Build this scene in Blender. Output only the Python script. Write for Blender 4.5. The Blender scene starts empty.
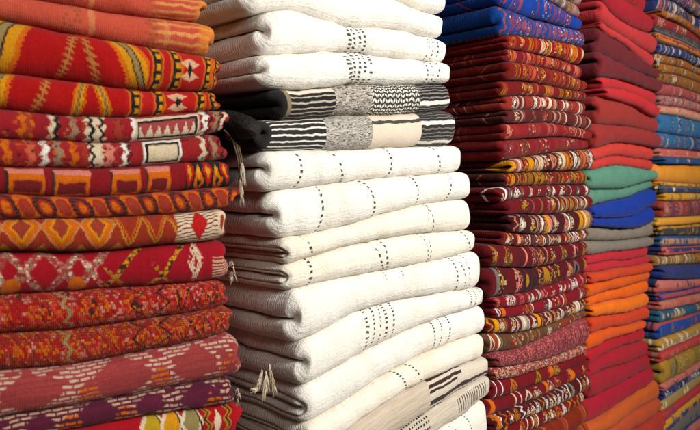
import bpy, math, random
import numpy as np
from mathutils import Vector

scn = bpy.context.scene
# ------------------------------------------------------------------ camera
CAM_H = 1.80
FPX = 605.0                       # focal length in photo pixels (photo is 700 x 430)
HORIZON = 185.0
PITCH = math.atan((215.0 - HORIZON) / FPX)
cd = bpy.data.cameras.new("camera")
cam = bpy.data.objects.new("camera", cd)
scn.collection.objects.link(cam)
cam.location = (0, 0, CAM_H)
cam.rotation_euler = (math.radians(90) - PITCH, 0, 0)
cd.sensor_width = 36.0
cd.lens = FPX / 700.0 * 36.0
cd.clip_start = 0.02
cd.clip_end = 60
cd.dof.use_dof = True
cd.dof.focus_distance = 1.52
cd.dof.aperture_fstop = 5.0
scn.camera = cam

# ------------------------------------------------------------------ world + lamps
w = bpy.data.worlds.new("World")
scn.world = w
w.use_nodes = True
bg = w.node_tree.nodes["Background"]
bg.inputs[0].default_value = (1.0, 0.90, 0.76, 1)
bg.inputs[1].default_value = 0.040


def area(name, loc, target, sx, sy, power, col):
    l = bpy.data.lights.new(name, 'AREA')
    l.shape = 'RECTANGLE'
    l.size = sx
    l.size_y = sy
    l.energy = power
    l.color = col
    o = bpy.data.objects.new(name, l)
    scn.collection.objects.link(o)
    o.location = loc
    d = Vector(target) - Vector(loc)
    o.rotation_euler = d.to_track_quat('-Z', 'Y').to_euler()
    return o


area("doorway_light", (2.55, -0.10, 2.95), (0.35, 1.6, 1.7), 1.1, 0.9, 148, (1.0, 0.975, 0.93))
area("side_fill", (0.05, -0.45, 3.1), (0.2, 1.5, 1.7), 0.9, 0.7, 9.5, (1.0, 0.96, 0.90))  # added fill by the camera, lifts the shaded stack sides; no real source
area("ceiling_lamp", (3.1, 1.0, 3.3), (1.3, 2.6, 1.7), 0.6, 0.6, 26, (1.0, 0.90, 0.76))
scn.view_settings.view_transform = 'Standard'
scn.view_settings.look = 'None'
scn.view_settings.exposure = 0.0
scn.view_settings.gamma = 1.0

# ------------------------------------------------------------------ node expressions


class E:
    """a value in a node tree: a float or an output socket"""
    tree = None
    memo = {}

    def __init__(s, v):
        s.v = v

    def __add__(s, o): return m_('ADD', s, o)
    __radd__ = __add__
    def __sub__(s, o): return m_('SUBTRACT', s, o)
    def __rsub__(s, o): return m_('SUBTRACT', o, s)
    def __mul__(s, o): return m_('MULTIPLY', s, o)
    __rmul__ = __mul__
    def __truediv__(s, o): return m_('DIVIDE', s, o)
    def __neg__(s): return m_('MULTIPLY', s, -1.0)


def m_(op, a, b=None, clamp=False):
    va = a.v if isinstance(a, E) else a
    vb = b.v if isinstance(b, E) else b
    fa, fb = isinstance(va, (int, float)), isinstance(vb, (int, float))
    if fa and fb and not clamp and op in ('ADD', 'SUBTRACT', 'MULTIPLY', 'DIVIDE'):
        return E({'ADD': va + vb, 'SUBTRACT': va - vb, 'MULTIPLY': va * vb, 'DIVIDE': va / vb if vb else 0.0}[op])
    if op == 'MULTIPLY' and fb and vb == 1.0:
        return E(va)
    key = (op, va if fa else va.as_pointer(), (vb if fb else vb.as_pointer()) if vb is not None else None, clamp)
    if key in E.memo:
        return E.memo[key]
    r = E.memo[key] = m_new(op, a, b, clamp)
    return r


def m_new(op, a, b=None, clamp=False):
    n = E.tree.nodes.new('ShaderNodeMath')
    if op != 'ADD':
        n.operation = op
    if clamp:
        n.use_clamp = True
    for i, q in enumerate((a, b)):
        if q is None:
            continue
        q = q.v if isinstance(q, E) else q
        if isinstance(q, (int, float)):
            n.inputs[i].default_value = float(q)
        else:
            E.tree.links.new(q, n.inputs[i])
    return E(n.outputs[0])


def ab(x): return m_('ABSOLUTE', x)
def mn(a, b): return m_('MINIMUM', a, b)
def mx(a, b): return m_('MAXIMUM', a, b)
def fr(x): return m_('FRACT', x)
def fl(x): return m_('FLOOR', x)
def sq(x): return m_('SQRT', x)
def cl(x): return m_('ADD', x, 0.0, True)
def tri(x): return ab(fr(x) - 0.5) * 2.0          # 1..0..1
def gt(x, soft):                   # soft step of x > 0
    key = ('GT', x.v.as_pointer(), soft)
    if key in E.memo:
        return E.memo[key]
    n = E.tree.nodes.new('ShaderNodeMath')
    n.operation = 'MULTIPLY_ADD'
    n.use_clamp = True
    n.inputs[1].default_value = 1.0 / soft
    n.inputs[2].default_value = 0.5
    E.tree.links.new(x.v, n.inputs[0])
    r = E.memo[key] = E(n.outputs[0])
    return r


def rgb(c):
    return (c[0], c[1], c[2], 1.0)


def srgb(r, g, b):
    f = lambda q: (q / 255.0 / 12.92) if q / 255.0 <= 0.04045 else ((q / 255.0 + 0.055) / 1.055) ** 2.4
    return (f(r), f(g), f(b))


class Pat:
    """pattern context of one textile: U metres along the fold, V metres round it, W = -1..1 round it"""

    def __init__(s, name, rug):
        mat = bpy.data.materials.new(name)
        mat.use_nodes = True
        s.mat = mat
        s.t = mat.node_tree
        s.t.nodes.clear()
        E.tree = s.t
        E.memo = {}
        s.rug = rug
        s.soft = 0.0014 if rug['near'] else 0.0020
        tc = s.t.nodes.new('ShaderNodeUVMap')
        tc.uv_map = 'weave'
        sp = s.t.nodes.new('ShaderNodeSeparateXYZ')
        s.t.links.new(tc.outputs[0], sp.inputs[0])
        s.u0 = E(sp.outputs[0])
        s.w0 = E(sp.outputs[1])
        s.hv = rug['h'] * 0.72
        cb = s.t.nodes.new('ShaderNodeCombineXYZ')
        s.link(s.u0, cb.inputs[0])
        s.link(s.w0 * s.hv, cb.inputs[1])
        cb.inputs[2].default_value = rug['seed'] * 3.7
        s.vec = cb.outputs[0]
        s.nz = s.noise(45, 2, 1)
        s.nz2 = s.noise(38, 2, 2)
        s.nz3 = s.noise(150, 1, 3)
        if rug['kilim']:
            am = 0.009 if rug['near'] else 0.0045
            uu = s.u0 + (s.nz - 0.5) * am + (s.nz3 - 0.5) * 0.003
            vv = s.w0 * s.hv + (s.nz2 - 0.5) * am
            if rug['near']:             # the figures step from thread to thread
                a, b = 0.0024, 0.0020
                s.cell = (fl(uu / a), fl(vv / b))
                uu = (s.cell[0] + 0.5) * a * 0.92 + uu * 0.08
                vv = (s.cell[1] + 0.5) * b * 0.92 + vv * 0.08
            s.U, s.V = uu, vv
            s.W = vv / s.hv
        else:
            s.U = s.u0 + (s.nz - 0.5) * 0.008
            s.W = s.w0 + (s.nz2 - 0.5) * (0.008 / s.hv)
            s.V = s.W * s.hv
        s.col = None
        s.relief = None

    def link(s, e, sock):
        v = e.v if isinstance(e, E) else e
        if isinstance(v, (int, float)):
            sock.default_value = v
        else:
            s.t.links.new(v, sock)

    def noise(s, scale, detail=2, seed=0, stretch=None, rough=0.55):
        n = s.t.nodes.new('ShaderNodeTexNoise')
        n.inputs['Scale'].default_value = scale
        n.inputs['Detail'].default_value = detail
        n.inputs['Roughness'].default_value = rough
        mp = s.t.nodes.new('ShaderNodeMapping')
        s.t.links.new(s.vec, mp.inputs[0])
        mp.inputs['Location'].default_value = (seed * 1.37, seed * 0.71, seed * 2.1)
        if stretch:
            mp.inputs['Scale'].default_value = (stretch[0], stretch[1], 1)
        s.t.links.new(mp.outputs[0], n.inputs['Vector'])
        return E(n.outputs[0])

    def white(s, a, b, k=0.0):
        cb = s.t.nodes.new('ShaderNodeCombineXYZ')
        s.link(a, cb.inputs[0])
        s.link(b, cb.inputs[1])
        cb.inputs[2].default_value = k + s.rug['seed'] * 0.37
        n = s.t.nodes.new('ShaderNodeTexWhiteNoise')
        n.noise_dimensions = '3D'
        s.t.links.new(cb.outputs[0], n.inputs['Vector'])
        return E(n.outputs['Value'])

    def x(s, px):
        return s.rug['stack'].t_of(px)

    def base(s, c):
        n = s.t.nodes.new('ShaderNodeRGB')
        n.outputs[0].default_value = rgb(c)
        s.col = n.outputs[0]

    def paint(s, mask, c):
        n = s.t.nodes.new('ShaderNodeMix')
        n.data_type = 'RGBA'
        s.link(mask, n.inputs[0])
        s.t.links.new(s.col, n.inputs[6])
        if isinstance(c, tuple):
            n.inputs[7].default_value = rgb(c)
        else:
            s.t.links.new(c, n.inputs[7])
        s.col = n.outputs[2]

    def pick(s, val, cols):
        r = s.t.nodes.new('ShaderNodeValToRGB')
        r.color_ramp.interpolation = 'CONSTANT'
        el = r.color_ramp.elements
        while len(el) < len(cols):
            el.new(0.5)
        for i, c in enumerate(cols):
            el[i].position = i / len(cols)
            el[i].color = rgb(c)
        s.link(val, r.inputs[0])
        return r.outputs[0]

    # masks ---------------------------------------------------------
    def band(s, a, b, U=None):
        U = U or s.U
        return gt(mn(U - a, E(b) - U if not isinstance(b, E) else b - U), s.soft)

    def hband(s, a, b):                # a,b in W
        return gt(mn(s.W - a, b - s.W) * s.hv, s.soft)

    def curve(s, c, bulge):            # U measured from a line bowed by bulge
        return s.U - c - (1.0 - s.W * s.W) * bulge

    def bowed(s, c, wd, bulge=0.0, slope=0.0):
        x = s.U - c
        if bulge:
            x = x - (1.0 - s.W * s.W) * bulge
        if slope:
            x = x + s.W * slope
        return gt(wd / 2 - ab(x), s.soft)

    def dia(s, c, w0, ru, rv, r0, r1):
        f = ab(s.U - c) / ru + ab(s.W - w0) / rv
        return gt(mn(f - r0, r1 - f) * ru, s.soft) if r0 > 0 else gt((r1 - f) * ru, s.soft)

    def ell(s, c, w0, ru, rv, r0, r1):
        a = (s.U - c) / ru
        b = (s.W - w0) / rv
        f = sq(a * a + b * b)
        return gt(mn(f - r0, r1 - f) * ru, s.soft) if r0 > 0 else gt((r1 - f) * ru, s.soft)

    def zig(s, c, amp, per, wd, ph=0.0):
        z = tri(s.V / per + ph) * amp
        return gt(wd / 2 - ab(s.U - c - z + amp / 2), s.soft)

    def teeth(s, a, b, w0, hgt, per):
        z = tri((s.U - a) / per) * hgt
        return mn(s.band(a, b), gt(mn(s.W - w0, z + w0 - s.W) * s.hv, s.soft))

    def bricks(s, cu, cv, fill=0.75, prob=0.7, k=0.0, fv=None):
        row = fl(s.V / cv + 100.0)
        uu = s.U / cu + fr(row * 0.37) * 1.0 + 50.0
        cell = fl(uu)
        rnd = s.white(cell, row, k)
        ins = mn(gt((fill / 2 - ab(fr(uu) - 0.5)) * cu, s.soft), gt(((fv or fill) / 2 - ab(fr(s.V / cv + 100.0) - 0.5)) * cv, s.soft))
        return ins * gt(prob - rnd, 0.05), rnd

    def dash(s, pt, pb, wd, per, duty=0.55, bulge=0.0, lo=-1.3, hi=1.3):
        """a column of stitches running from pt (top) to pb (bottom)"""
        a, b = s.x(pt), s.x(pb)
        c = E((a + b) / 2.0) + s.W * ((a - b) / 2.0)
        if bulge:
            c = c + (1.0 - s.W * s.W) * bulge
        k = (s.V / per) + (a * 37.7) % 1
        mk = mn(gt(s.nz3 * wd - ab(s.U - c), s.soft), gt((duty / 2 - ab(fr(k + 100.0) - 0.5)) * per, s.soft))
        mk = mk * s.hband(lo, hi)
        return mk * gt(s.white(fl(k + 100.0), a * 10, 5.0) - 0.08, 0.05)

    # finish --------------------------------------------------------
    def finish(s, fuzz=0.25, rib=0.0016, ribamp=0.5, vary=0.22, bump=0.55, sheen=0.04, wrinkle=0.5, hrib=0.0):
        big = s.noise(11, 3, 7, (1, 1.8))
        fine = s.noise(420, 2, 8, None, 0.7)
        mott = s.noise(130, 3, 9, (0.6, 1.6))
        if getattr(s, 'cell', None):
            fine = fine * 0.4 + s.white(s.cell[0], s.cell[1], 8.0) * 0.6
        gain = 1.0 - vary / 2 + big * vary * 0.55 + mott * vary * 0.5 + (fine - 0.5) * vary * 1.1
        hsv = s.t.nodes.new('ShaderNodeHueSaturation')
        s.t.links.new(s.col, hsv.inputs['Color'])
        s.link(gain * s.rug['val'], hsv.inputs['Value'])
        hsv.inputs['Saturation'].default_value = s.rug['sat']
        bs = s.t.nodes.new('ShaderNodeBsdfPrincipled')
        s.t.links.new(hsv.outputs[0], bs.inputs['Base Color'])
        bs.inputs['Roughness'].default_value = 0.92
        bs.inputs['Specular IOR Level'].default_value = 0.15
        bs.inputs['Sheen Weight'].default_value = sheen
        bs.inputs['Sheen Roughness'].default_value = 0.6
        ribs = m_('SINE', s.u0 * (6.2832 / rib) + (s.nz - 0.5) * 5.0)
        wr = s.noise(28, 3, 12, (1.5, 0.5))
        hgt = ribs * (0.00022 * ribamp) + fine * (0.0016 * fuzz) + mott * 0.0012 * bump + wr * (0.006 * wrinkle)
        if hrib:
            hgt = hgt + s.noise(26, 3, 44, (0.22, 3.2)) * hrib + s.noise(300, 2, 45, (0.25, 1.0)) * (hrib * 0.35)
        if s.relief is not None:
            hgt = hgt + s.relief * 0.0012
        cap = mx(gt(s.rug['tl'] + 0.012 - s.u0, 0.006), gt(s.u0 - s.rug['tr'] + 0.008, 0.006))
        cor = m_('SINE', s.w0 * (s.hv * 6.2832 / 0.0085) + s.nz * 14.0) * (s.nz3 * 1.2)
        hgt = hgt + cap * cor * (gt(ab(s.w0) - 1.0, 0.3) * 0.0013 + 0.00022)
        bp = s.t.nodes.new('ShaderNodeBump')
        bp.inputs['Strength'].default_value = 0.8
        bp.inputs['Distance'].default_value = 1.0
        s.link(hgt, bp.inputs['Height'])
        s.t.links.new(bp.outputs[0], bs.inputs['Normal'])
        out = s.t.nodes.new('ShaderNodeOutputMaterial')
        s.t.links.new(bs.outputs[0], out.inputs[0])
        return s.mat


def simple_mat(name, c, rough=0.9, scale=20, vary=0.3, bump=0.01):
    mat = bpy.data.materials.new(name)
    mat.use_nodes = True
    t = mat.node_tree
    bs = t.nodes["Principled BSDF"]
    bs.inputs['Roughness'].default_value = rough
    bs.inputs['Specular IOR Level'].default_value = 0.2
    tc = t.nodes.new('ShaderNodeTexCoord')
    n = t.nodes.new('ShaderNodeTexNoise')
    n.inputs['Scale'].default_value = scale
    n.inputs['Detail'].default_value = 5
    t.links.new(tc.outputs['Object'], n.inputs['Vector'])
    r = t.nodes.new('ShaderNodeValToRGB')
    r.color_ramp.elements[0].position = 0.3
    r.color_ramp.elements[1].position = 0.7
    r.color_ramp.elements[0].color = rgb([q * (1 - vary) for q in c])
    r.color_ramp.elements[1].color = rgb([min(1, q * (1 + vary)) for q in c])
    t.links.new(n.outputs[0], r.inputs[0])
    t.links.new(r.outputs[0], bs.inputs['Base Color'])
    b = t.nodes.new('ShaderNodeBump')
    b.inputs['Distance'].default_value = bump
    t.links.new(n.outputs[0], b.inputs['Height'])
    t.links.new(b.outputs[0], bs.inputs['Normal'])
    return mat


# ------------------------------------------------------------------ geometry of the stacks
def ray(px, py):
    xc = (px - 350.0) / FPX
    yc = -(py - 215.0) / FPX
    c, s_ = math.cos(PITCH), math.sin(PITCH)
    # camera looks along +Y pitched down by PITCH
    return np.array([xc, c + yc * s_, -s_ + yc * c])


class Stack:
    """a row position: the fronts of its textiles stand on a vertical plane through P0 along d"""

    def __init__(s, P0, d):
        s.P0 = np.array(P0, float)
        d = np.array(d, float)
        s.d = d / np.linalg.norm(d)
        s.n = np.array([-s.d[1], s.d[0]])      # into the stack (away from the viewer)

    def hit(s, px, py):
        r = ray(px, py)
        # k*(rx,ry) = P0 + t d
        A = np.array([[r[0], -s.d[0]], [r[1], -s.d[1]]])
        k, t = np.linalg.solve(A, s.P0)
        return t, CAM_H + k * r[2]

    def t_of(s, px, py=215.0):
        return s.hit(px, py)[0]

    def world(s, t, q, z):
        x = s.P0[0] + s.d[0] * t + s.n[0] * q
        y = s.P0[1] + s.d[1] * t + s.n[1] * q
        return np.stack([x, y, z], -1)


def curve_fn(pts):
    """smooth height over t, straight beyond the ends"""
    pts = sorted(pts)
    T = np.array([p[0] for p in pts])
    Z = np.array([p[1] for p in pts])
    sl = (Z[1] - Z[0]) / (T[1] - T[0])
    sr = (Z[-1] - Z[-2]) / (T[-1] - T[-2])
    span = T[-1] - T[0]
    sl, sr = sl * 0.5, sr * 0.5
    T2 = np.concatenate([[T[0] - 1], T, [T[-1] + 1]])
    Z2 = np.concatenate([[Z[0] - sl], Z, [Z[-1] + sr]])
    sg = max(0.012, span / len(pts) * 0.30)
    offs = np.linspace(-2, 2, 13)
    wts = np.exp(-offs ** 2 / 2)
    wts /= wts.sum()

    def f(t):
        t = np.asarray(t, float)
        return sum(wt * np.interp(t + o * sg, T2, Z2) for o, wt in zip(offs, wts))
    return f


def wob(rs, n, f0, f1):
    """a random smooth function of two variables"""
    P = [(rs.uniform(f0, f1) * rs.choice([-1, 1]), rs.uniform(f0, f1) * rs.choice([-1, 1]), rs.uniform(0, 6.28), rs.uniform(.5, 1)) for _ in range(n)]

    def f(a, b):
        return sum(k * np.sin(x * a + y * b + ph) for x, y, ph, k in P) / n
    return f


DEPTH = 0.46


def loft(stack, zb, zt, tl, tr, seed, near=True, lump=1.0, fwd=0.0, open_gap=0.10, ends=1.0, shift=None, depth=DEPTH, skewL=0.0, layers=1, plan=1.0, close=0.85):
    """one folded textile: a thick strip bent in a U round its front fold.
       returns vertices, faces, per-vertex (u, w)"""
    rs = random.Random(seed)
    W = tr - tl
    NX = int(max(34, min(110, W / 0.009))) if near else 44
    NIN = 12
    NC = 13
    hm = float(np.mean(zt(np.linspace(tl, tr, 9)) - zb(np.linspace(tl, tr, 9))))
    rc = min(0.025, hm * 0.27) * ends
    # ring around the strip:  (x, nn, u)
    ring = []
    for i in range(NX + 1):
        a = i / NX
        ring.append((tl + rc + (W - 2 * rc) * a, 1.0, tl + rc + (W - 2 * rc) * a))
    for i in range(1, NC):
        a = math.pi * i / NC
        sn = math.sin(a) ** 0.85
        if math.cos(a) < 0:
            sn = sn * (1 - close) + close * min(1.0, 1.35 * math.sin(a) ** 0.4)
        ring.append((tr - rc + rc * sn, math.cos(a), tr - rc + rc * a))
    for i in range(NIN + 1):
        a = i / NIN
        ring.append((tr - rc - (W - 2 * rc) * a, -1.0, tr + rc * 2))
    for i in range(1, NC):
        a = math.pi * i / NC
        ring.append((tl + rc - rc * math.sin(a) ** 0.85, -math.cos(a), tl + rc - rc * (math.pi - a)))
    R = len(ring)
    rx = np.array([r[0] for r in ring])
    rn = np.array([r[1] for r in ring])
    ru = np.array([r[2] for r in ring])
    NA = 20 if near else 14
    NS = 7
    path = []     # (phi, straight)
    for i in range(NS):
        path.append((-math.pi / 2, 1 - i / NS))
    for i in range(NA + 1):
        path.append((-math.pi / 2 + math.pi * i / NA, 0.0))
    for i in range(1, NS + 1):
        path.append((math.pi / 2, i / NS))
    tx = np.clip(rx, tl, tr)
    zbv, ztv = zb(tx), zt(tx)
    edge = np.clip(np.minimum(rx - tl, tr - rx) / 0.04, 0, 1)
    shrink = 1 - 0.24 * (1 - edge) ** 2.2
    zm = (zbv + ztv) / 2
    th = (ztv - zbv) * shrink + 0.0012
    f1 = wob(rs, 4, 14, 45)
    f2 = wob(rs, 4, 40, 120)
    f3 = wob(rs, 3, 5, 16)
    f4 = wob(rs, 4, 10, 40)
    V, UW = [], []
    e = 2 / 2.25
    skew = rs.uniform(-0.010, 0.010)
    lay = rs.uniform(-0.5, 0.5) * 0.018
    split = rs.uniform(-0.15, 0.15)
    for (phi, st) in path:
        cphi, sphi = max(0.0, math.cos(phi)), math.sin(phi)
        a_out = np.minimum(th * 0.56, 0.034)
        a_in = a_out * 0.16
        oz = zm + (th / 2) * np.sign(sphi) * abs(sphi) ** e
        oq = a_out * (1 - cphi ** e)
        iz = zm + th * split + (th * open_gap / 2) * np.sign(sphi) * abs(sphi) ** e
        iq = a_out - a_in * cphi ** e
        k = (rn + 1) / 2
        z = iz + (oz - iz) * k
        q = iq + (oq - iq) * k + st ** 1.3 * (depth - a_out)
        s_l = (sphi + (0 if st == 0 else np.sign(sphi) * st * 3))
        # front edge of the fold is never quite straight
        q = q + fwd + f1(rx * 1.0, 0.3) * 0.0035 * lump + f3(rx, 1.0) * 0.006 * lump + (rx - (tl + tr) / 2) * skew
        amp = 0.0016 * lump * (1 if st == 0 else 0.4)
        dn = f2(rx, s_l * 0.03) * amp
        q = q - dn * cphi * k
        z = z + dn * sphi * k
        # ends of the layers wander as the edge goes back into the stack
        wander = f4(st * 0.5 + s_l * 0.02, seed * 0.1) * 0.010 * lump
        endw = np.where(rx < tl + rc + 1e-6, 1.0, np.where(rx > tr - rc - 1e-6, 1.0, 0.0))
        nearend = np.clip(1 - np.minimum(np.abs(rx - tl), np.abs(tr - rx)) / 0.05, 0, 1)
        x = rx + (wander + lay * np.sign(sphi) * abs(sphi) ** 0.5) * nearend
        # rounded plan of the corners at the fold
        x = x + np.where(rx < (tl + tr) / 2, 1, -1) * nearend ** 2 * 0.0085 * plan * (hm / 0.05) * (cphi ** 3)
        x = x + skewL * st * nearend * np.where(rx < (tl + tr) / 2, 1, 0)
        if layers > 1:                  # the thickness is itself folded: a groove round the ends
            x = x + np.where(rx < tl + rc, 1, np.where(rx > tr - rc, -1, 0)) * np.exp(-((rn - 0.1 * math.sin(seed)) / 0.13) ** 2) * 0.010 * (np.abs(rn) < 0.7)
        V.append(stack.world(x, q, z))
        wv = math.asin(max(-1, min(1, sphi))) / (math.pi / 2) + np.sign(sphi) * st * depth / (hm * 0.72)
        UW.append(np.stack([ru, np.full(R, wv)], -1))
    V = np.concatenate(V)
    UW = np.concatenate(UW)
    faces = []
    n = len(path)
    for j in range(n - 1):
        for i in range(R):
            a, b = j * R + i, j * R + (i + 1) % R
            faces.append((a, b, b + R, a + R))
    # back ends, hidden inside the stack
    faces.append(tuple(range(R - 1, -1, -1)))
    faces.append(tuple(range((n - 1) * R, n * R)))
    return V, faces, UW, hm


def mesh_obj(name, V, F, mat, parent=None, UW=None, smooth=True, origin=None):
    me = bpy.data.meshes.new(name)
    if origin is not None:
        V = np.asarray(V) - np.asarray(origin)
    me.from_pydata([tuple(map(float, v)) for v in V], [], F)
    if UW is not None:
        uv = me.uv_layers.new(name='weave')
        idx = np.zeros(len(me.loops), dtype=np.int32)
        me.loops.foreach_get('vertex_index', idx)
        uv.data.foreach_set('uv', UW[idx].astype(np.float32).ravel())
    if smooth:
        me.polygons.foreach_set('use_smooth', [True] * len(me.polygons))
    me.materials.append(mat)
    me.validate()
    me.update()
    o = bpy.data.objects.new(name, me)
    scn.collection.objects.link(o)
    if parent:
        o.parent = parent
    elif origin is not None:
        o.location = [float(q) for q in origin]
    return o


def tube(pts, radii, n=7):
    """closed tube through points"""
    pts = [Vector(p) for p in pts]
    V, F = [], []
    m = len(pts)
    for i, p in enumerate(pts):
        d = (pts[min(i + 1, m - 1)] - pts[max(i - 1, 0)]).normalized()
        a = d.cross(Vector((0.3, 0.2, 0.93))).normalized()
        b = d.cross(a)
        r = radii[i]
        for k in range(n):
            an = 6.2832 * k / n
            V.append(tuple(p + a * (r * math.cos(an)) + b * (r * math.sin(an))))
    for i in range(m - 1):
        for k in range(n):
            k2 = (k + 1) % n
            F.append((i * n + k, i * n + k2, (i + 1) * n + k2, (i + 1) * n + k))
    F.append(tuple(range(n - 1, -1, -1)))
    F.append(tuple(range((m - 1) * n, m * n)))
    return V, F


def join(parts):
    V, F = [], []
    for v, f in parts:
        o = len(V)
        V += list(v)
        F += [tuple(o + i for i in q) for q in f]
    return V, F


def box_mesh(x0, x1, y0, y1, z0, z1):
    V = [(x0, y0, z0), (x1, y0, z0), (x1, y1, z0), (x0, y1, z0), (x0, y0, z1), (x1, y0, z1), (x1, y1, z1), (x0, y1, z1)]
    F = [(0, 3, 2, 1), (4, 5, 6, 7), (0, 1, 5, 4), (1, 2, 6, 5), (2, 3, 7, 6), (3, 0, 4, 7)]
    return V, F


# ------------------------------------------------------------------ colours (linear)
C = dict(
    red=(0.42, 0.018, 0.016), crim=(0.36, 0.012, 0.022), mar=(0.16, 0.012, 0.014), brick=(0.30, 0.040, 0.022),
    sal=(0.56, 0.105, 0.055), coral=(0.58, 0.062, 0.040), org=(0.56, 0.125, 0.014), yel=(0.60, 0.260, 0.020), gold=(0.42, 0.200, 0.022),
    cream=(0.66, 0.53, 0.36), white=(0.80, 0.75, 0.66), blk=(0.010, 0.009, 0.009), dk=(0.035, 0.014, 0.012), pink=(0.60, 0.20, 0.15),
    rose=(0.34, 0.060, 0.060), mauve=(0.22, 0.035, 0.055), purp=(0.10, 0.014, 0.040), navy=(0.022, 0.030, 0.13), blue=(0.010, 0.045, 0.27),
    teal=(0.020, 0.110, 0.20), olive=(0.27, 0.20, 0.075), tan=(0.30, 0.19, 0.11), green=(0.060, 0.25, 0.19), grey=(0.13, 0.115, 0.10), brn=(0.12, 0.05, 0.025),
    lime=(0.44, 0.29, 0.02), dkg=(0.04, 0.035, 0.035))


def cc(*a):
    return [C[k] for k in a]


# ------------------------------------------------------------------ weaves
# cream wool blankets
CREAM = (0.78, 0.745, 0.68)


def wool(cols=(), tone=CREAM, side=None, dark=(0.012, 0.010, 0.009)):
    def f(p):
        p.base(tone)
        stain = p.noise(9, 3, 21)
        p.paint(gt(stain - 0.60, 0.25) * 0.35, (tone[0] * .86, tone[1] * .78, tone[2] * .62))
        for cdef in cols:
            dm = p.dash(*cdef[:2], **cdef[2])
            p.paint(dm * 0.97, dark)
            p.relief = dm if p.relief is None else mx(p.relief, dm)
        return p.finish(fuzz=1.0, rib=0.0042, ribamp=0.45, vary=0.13, bump=1.6, sheen=0.1, wrinkle=1.1, hrib=0.0032)
    return f


def D(pt, pb, wd=0.0055, per=0.0105, duty=0.48, **k):
    return (pt, pb, dict(wd=wd, per=per, duty=duty, **k))


def w_grey_a(p):
    p.base(C['blk'])
    st = p.V / 0.0105
    lines = gt(ab(fr(st + 50.0) - 0.5) - 0.36, 0.12)
    p.paint(lines * p.band(p.x(291), p.x(336)), (0.42, 0.36, 0.28))
    p.paint(p.hband(0.42, 0.70) * p.band(p.x(288), p.x(337)), (0.62, 0.56, 0.46))
    sp = p.noise(160, 2, 3, (0.4, 2.2))
    g = p.band(p.x(336), p.x(373))
    p.paint(g, (0.26, 0.22, 0.19))
    p.paint(g * gt(sp - 0.52, 0.08), (0.46, 0.42, 0.36))
    p.paint(g * gt(p.noise(240, 1, 31, (0.5, 1.8)) - 0.60, 0.06), (0.03, 0.03, 0.03))
    c = p.band(p.x(373), p.x(421))
    p.paint(c, (0.03, 0.026, 0.024))
    z = tri(p.U / 0.021) * 0.5
    ck = gt(ab(fr(p.V / 0.0092 + z + 50.0) - 0.5) - 0.26, 0.16) * gt(0.36 - ab(fr(p.U / 0.0105) - 0.5), 0.1)
    p.paint(c * ck, (0.70, 0.66, 0.58))
    r = p.band(p.x(421), p.x(460))
    rr = gt(ab(fr(p.V / 0.0075 + 50.0) - 0.5) - 0.33, 0.15)
    p.paint(r * rr, (0.22, 0.19, 0.17))
    p.paint(r * p.hband(-0.30, -0.12), (0.74, 0.70, 0.62))
    p.paint(gt(p.x(291) - p.U, 0.004), (0.20, 0.155, 0.10))
    p.paint(gt(p.x(287.2) - p.U, 0.003), C['blk'])
    return p.finish(fuzz=0.5, rib=0.004, ribamp=0.6, vary=0.3, sheen=0.05)


def w_grey_b(p):
    p.base((0.02, 0.018, 0.018))
    a = p.band(p.x(272), p.x(329))
    lines = gt(ab(fr(p.V / 0.0125 + 0.15 + 50.0) - 0.5) - 0.36, 0.08)
    p.paint(a * lines, (0.72, 0.68, 0.60))
    g = p.band(p.x(329), p.x(373))
    p.paint(g, (0.30, 0.27, 0.24))
    p.paint(g * gt(p.noise(200, 2, 3, (0.35, 2.2)) - 0.54, 0.08), (0.50, 0.46, 0.40))
    p.paint(g * gt(p.noise(260, 1, 31, (0.5, 1.8)) - 0.60, 0.06), (0.05, 0.05, 0.05))
    c = p.band(p.x(373), p.x(421))
    p.paint(c, (0.62, 0.52, 0.41))
    p.paint(c * p.hband(0.26, 0.42), (0.05, 0.045, 0.04))
    r = p.band(p.x(421), p.x(462))
    rr = gt(ab(fr(p.V / 0.0075 + 50.0) - 0.5) - 0.36, 0.15)
    p.paint(r * rr, (0.18, 0.16, 0.14))
    p.paint(r * mx(p.hband(-0.62, -0.46), p.hband(0.12, 0.26)), (0.72, 0.68, 0.60))
    return p.finish(fuzz=0.4, rib=0.004, ribamp=0.6, vary=0.3, sheen=0.05)


def w_beige(p):
    p.base((0.50, 0.41, 0.31))
    st = gt(p.noise(60, 2, 4, (0.15, 3.5)) - 0.5, 0.2)
    p.paint(st * 0.5, (0.62, 0.53, 0.42))
    r = gt(p.U - p.x(432), 0.004)
    p.paint(r, (0.60, 0.53, 0.43))
    for a, b, e in ((0.62, 0.80, 466), (0.30, 0.46, 466), (0.12, 0.22, 460), (-0.30, -0.10, 500), (-0.62, -0.46, 500)):
        p.paint(p.hband(a, b) * p.band(p.x(432), p.x(e)), C['dk'])
    return p.finish(fuzz=0.6, rib=0.0045, ribamp=1.4, vary=0.16, sheen=0.1, hrib=0.006)


def w_beige2(p):
    p.base((0.50, 0.43, 0.34))
    st = gt(p.noise(60, 2, 4, (0.15, 3.5)) - 0.5, 0.2)
    p.paint(st * 0.6, (0.66, 0.59, 0.48))
    r = p.band(p.x(462), p.x(490))
    tk = gt(0.17 - ab(fr(p.U / 0.0115) - 0.5), 0.1) * p.hband(-0.2, 0.45)
    p.paint(r * tk, C['blk'])
    q = p.band(p.x(404), p.x(432))
    tk2 = gt(0.3 - ab(fr(p.U / 0.011) - 0.5), 0.1) * gt(0.22 - ab(fr(p.V / 0.011 + 50.0) - 0.5), 0.1)
    p.paint(q * tk2, C['blk'])
    return p.finish(fuzz=0.6, rib=0.0045, ribamp=1.6, vary=0.18, sheen=0.1, hrib=0.006)


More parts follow.
